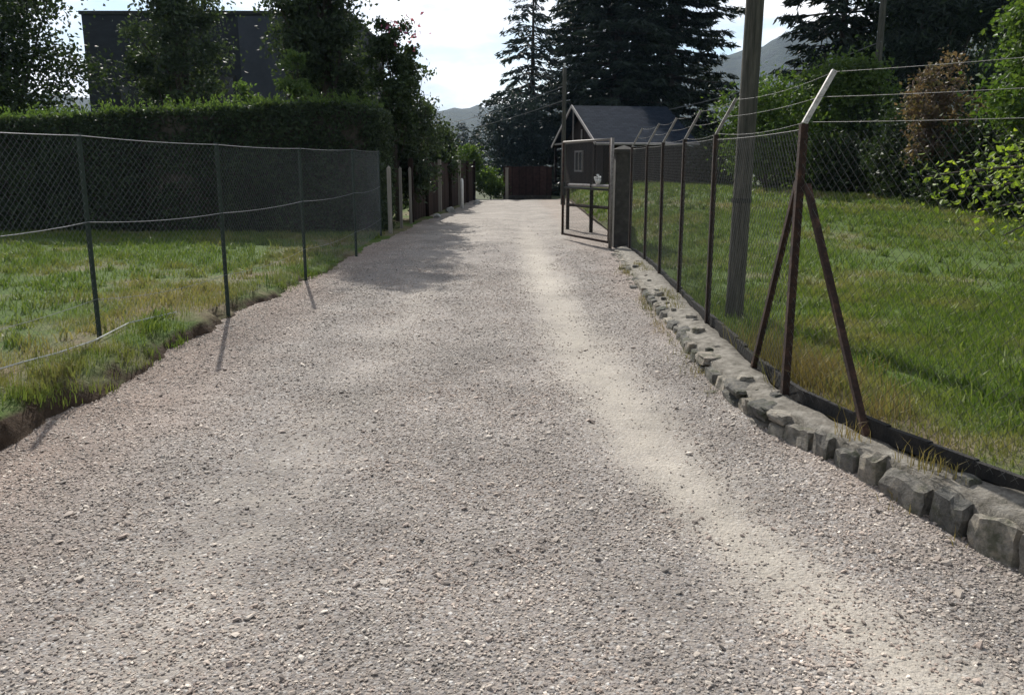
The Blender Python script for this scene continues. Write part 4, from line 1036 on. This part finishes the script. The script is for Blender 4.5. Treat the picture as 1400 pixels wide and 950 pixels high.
b = P(704, 200, 42); broadleaf('yew_tree', (b[0], 42, .1), 4.6, 2.0, 'low dark yew spreading over the end of the drive', 'conifer_blue', 13000, .2, .14, .1, .36, 60, asp=.35)
b = P(1133, 200, 37); conifer('pine_tree', (b[0], 37, .1), 13.0, 2.5, 'dark pine with ragged edge between thick pole and half hidden pole', 'conifer', .25, 22, 7, .05, 8, .75, None, .22, 1.1, .55)
b = P(1275, 200, 33); broadleaf('pine_tree', (b[0], 33, .1), 8.9, 2.3, 'broad dark pine behind the russet shrub', 'conifer', 17000, .28, .2, .35, .3, 50, asp=.3)
b = P(1215, 200, 36); broadleaf('broadleaf_tree', (b[0], 36, .1), 10.8, 1.9, 'tall green tree behind the half hidden pole', 'dark_leaf', 13000, .22, .18, .2, .34, 60)
b = P(1050, 200, 23.5); broadleaf('shrub', (b[0], 23.5, .25), 3.75, 1.35, 'fresh green bush right behind the thick utility pole', 'mid_leaf', 11000, .12, .07, .12, .34, 50, cat='shrub')
b = P(1140, 200, 25.5); broadleaf('shrub', (b[0], 25.5, .25), 4.6, 1.7, 'wide green bush behind the cranked arm of the rusty strain post', 'mid_leaf', 13000, .13, .08, .12, .34, 56, cat='shrub')
for px, Y, H, r, lab in ((975, 33, 2.6, 1.2, 'low dark bush left of the thick utility pole'), (1095, 27.5, 2.7, 1.7, 'dark bush under the wide green bush'), (1180, 24.5, 2.9, 1.6, 'dark bush behind the rusty strain post'), (1245, 21.5, 2.7, 1.3, 'black green bush left of the russet shrub'), (1345, 19, 2.6, 1.4, 'black green bush right of the russet shrub'), (1440, 17, 2.6, 1.3, 'black green bush behind the lime leaved branch')):
    b = P(px, 260, Y); broadleaf('shrub', (b[0], Y, .2), H, r, lab, 'dark_leaf', 10000, .12, .06, .02, .36, 50, cat='shrub', solid=.15)
b = P(1280, 200, 19.5); broadleaf('shrub', (b[0], 19.5, .25), 3.75, .82, 'russet leaved shrub in front of the dark pine on the right', 'red_leaf', 5200, .10, .05, .25, .32, 42, cat='shrub')
b = P(1410, 200, 16); broadleaf('broadleaf_tree', (b[0] + .35, 16, .2), 4.9, 1.35, 'mid green tree at the upper right edge of the photo', 'mid_leaf', 13000, .11, .10, .2, .34, 60)
b = P(1345, 60, 48); broadleaf('broadleaf_tree', (b[0] + 1.5, 48, .1), 11.0, 3.2, 'far dark tree against the hill at the right edge', 'dark_leaf', 12000, .3, .25, .15, .34, 60)

# lime leaved tree whose branch reaches into the picture
lt = thing('lime_leaved_tree', (4.75, 6.1, .25), 'leafy branch of a lime green tree reaching in from the right edge', 'tree')
mb = MB(); root = np.array((4.75, 6.1, .2))
mb.tube([root, root + (-.05, 0, .8), root + (-.08, .05, 1.5), root + (.0, .1, 2.2)], [.07, .06, .05, .02], 8)
ends = []
br_targets = [(P(1262, 243, 5.7), 1.2), (P(1290, 262, 5.6), 1.0), (P(1330, 290, 5.5), 1.0), (P(1372, 322, 5.4), .9), (P(1335, 235, 5.9), 1.1), (P(1375, 215, 6.0), 1.1), (P(1400, 250, 5.8), 1.1), (P(1410, 290, 5.6), 1.0), (P(1395, 195, 6.2), 1.0), (P(1440, 230, 6.0), 1), (P(1470, 300, 5.8), 1), (P(1500, 200, 6.3), 1), (P(1450, 180, 6.6), 1), (P(1520, 330, 6.1), 1), (np.array((5.3, 6.8, 2.2)), 1), (np.array((5.5, 5.6, 1.9)), 1), (np.array((5.0, 6.6, 2.5)), 1)]
C_, D_ = [], []
for e, k in br_targets:
    s0 = root + (-.06, .03, 1.0 + .4 * R.random()); mid = (s0 + e) / 2 + (0, 0, .16)
    t = np.linspace(0, 1, 9)[:, None]; path = (1 - t) ** 2 * s0 + 2 * t * (1 - t) * mid + t ** 2 * e
    mb.tube(path, np.linspace(.02, .004, 9), 5, cap=False)
    for j in range(90):
        f = .42 + .6 * R.random() ** .7; q_ = np.array([np.interp(min(f, 1), t[:, 0], path[:, a]) for a in range(3)])
        q_ = q_ + R.normal(size=3) * (.075, .075, .06); dd = (e - s0) / np.linalg.norm(e - s0) * .5 + R.normal(size=3) * .6 - (0, 0, .25); dd /= np.linalg.norm(dd)
        C_.append(q_); D_.append(dd)
mb.build('trunk', M['bark'], lt, True)
C_ = np.array(C_); D_ = np.array(D_); E_ = np.cross(D_, R.normal(size=D_.shape) * .5 + (0, 0, 1)); E_ /= np.linalg.norm(E_, axis=1)[:, None]
mb = MB(); L_ = .034 + .026 * R.random(len(C_)); leaves6(mb, C_, D_, E_, L_, L_ * .6); mb.build('crown', M['lime_leaf'], lt)

# ------------------------------------------------------------------ light, sky, air
AZ, EL = rad(-16), rad(39.5)
S = Vector((math.sin(AZ) * math.cos(EL), math.cos(AZ) * math.cos(EL), math.sin(EL)))
sl_ = bpy.data.lights.new('sun', 'SUN'); sl_.energy = 4.2; sl_.angle = rad(.5); sl_.color = (1, .955, .88)
so = bpy.data.objects.new('sun', sl_); COL.objects.link(so); so.rotation_euler = S.to_track_quat('Z', 'Y').to_euler(); so.location = (-10, 30, 40)
w = bpy.data.worlds.new('World'); SC.world = w; w.use_nodes = True; nt = w.node_tree; nt.nodes.clear(); L = nt.links
out = N(nt, 'ShaderNodeOutputWorld')
sky = N(nt, 'ShaderNodeTexSky'); sky.sky_type = 'NISHITA'; sky.sun_disc = False; sky.sun_elevation = EL; sky.sun_rotation = AZ; sky.air_density = 1.0; sky.dust_density = .4
bg = N(nt, 'ShaderNodeBackground', Strength=.075); L.new(sky.outputs[0], bg.inputs[0])
tc = N(nt, 'ShaderNodeTexCoord'); mp = N(nt, 'ShaderNodeMapping'); mp.inputs['Scale'].default_value = (1, 1, 2.6); mp.inputs['Location'].default_value = (.35, .1, .2); L.new(tc.outputs['Generated'], mp.inputs[0])
n1 = noise(nt, mp.outputs[0], 3.6, 9, .55)
cf = N(nt, 'ShaderNodeMapRange'); cf.interpolation_type = 'SMOOTHSTEP'; L.new(n1, cf.inputs[0]); cf.inputs[1].default_value = .40; cf.inputs[2].default_value = .55
n2 = noise(nt, mp.outputs[0], 5, 7, .6)
cc = ramp(nt, [(.34, (.50, .56, .66)), (.56, (1, 1, 1))]); L.new(n2, cc.inputs[0])
bc = N(nt, 'ShaderNodeBackground'); L.new(cc.outputs[0], bc.inputs[0])
# clouds near the sun glow brighter than those away from it
dv = N(nt, 'ShaderNodeVectorMath', operation='DOT_PRODUCT'); L.new(tc.outputs['Generated'], dv.inputs[0]); dv.inputs[1].default_value = tuple(S)
cb = N(nt, 'ShaderNodeMapRange'); cb.interpolation_type = 'SMOOTHSTEP'; L.new(dv.outputs['Value'], cb.inputs[0])
cb.inputs[1].default_value = .1; cb.inputs[2].default_value = .85; cb.inputs[3].default_value = .42; cb.inputs[4].default_value = .98
L.new(cb.outputs[0], bc.inputs['Strength'])
mx = N(nt, 'ShaderNodeMixShader'); L.new(cf.outputs[0], mx.inputs[0]); L.new(bg.outputs[0], mx.inputs[1]); L.new(bc.outputs[0], mx.inputs[2])
L.new(mx.outputs[0], out.inputs[0])

m, nt, out = mat('thin_haze')
pv = N(nt, 'ShaderNodeVolumePrincipled', Density=.00013); pv.inputs['Color'].default_value = (.45, .66, 1.0, 1); pv.inputs['Anisotropy'].default_value = .3
nt.links.new(pv.outputs[0], out.inputs['Volume'])
mb = MB(); mb.box((0, 550, 107), (1600, 1150, 115))
hz = mb.build('haze', m); tag(hz, kind='stuff'); hz['label'] = 'thin bluish air fading the wooded hills'
hz.display_type = 'WIRE'

vs = SC.view_settings
SC.display_settings.display_device = 'sRGB'
vs.view_transform = 'Standard'; vs.look = 'None'; vs.exposure = .65; vs.gamma = 1; vs.use_curve_mapping = False
SC.cycles.max_bounces = 6; SC.cycles.diffuse_bounces = 3; SC.cycles.transmission_bounces = 3; SC.cycles.volume_bounces = 0
SC.cycles.use_denoising = True
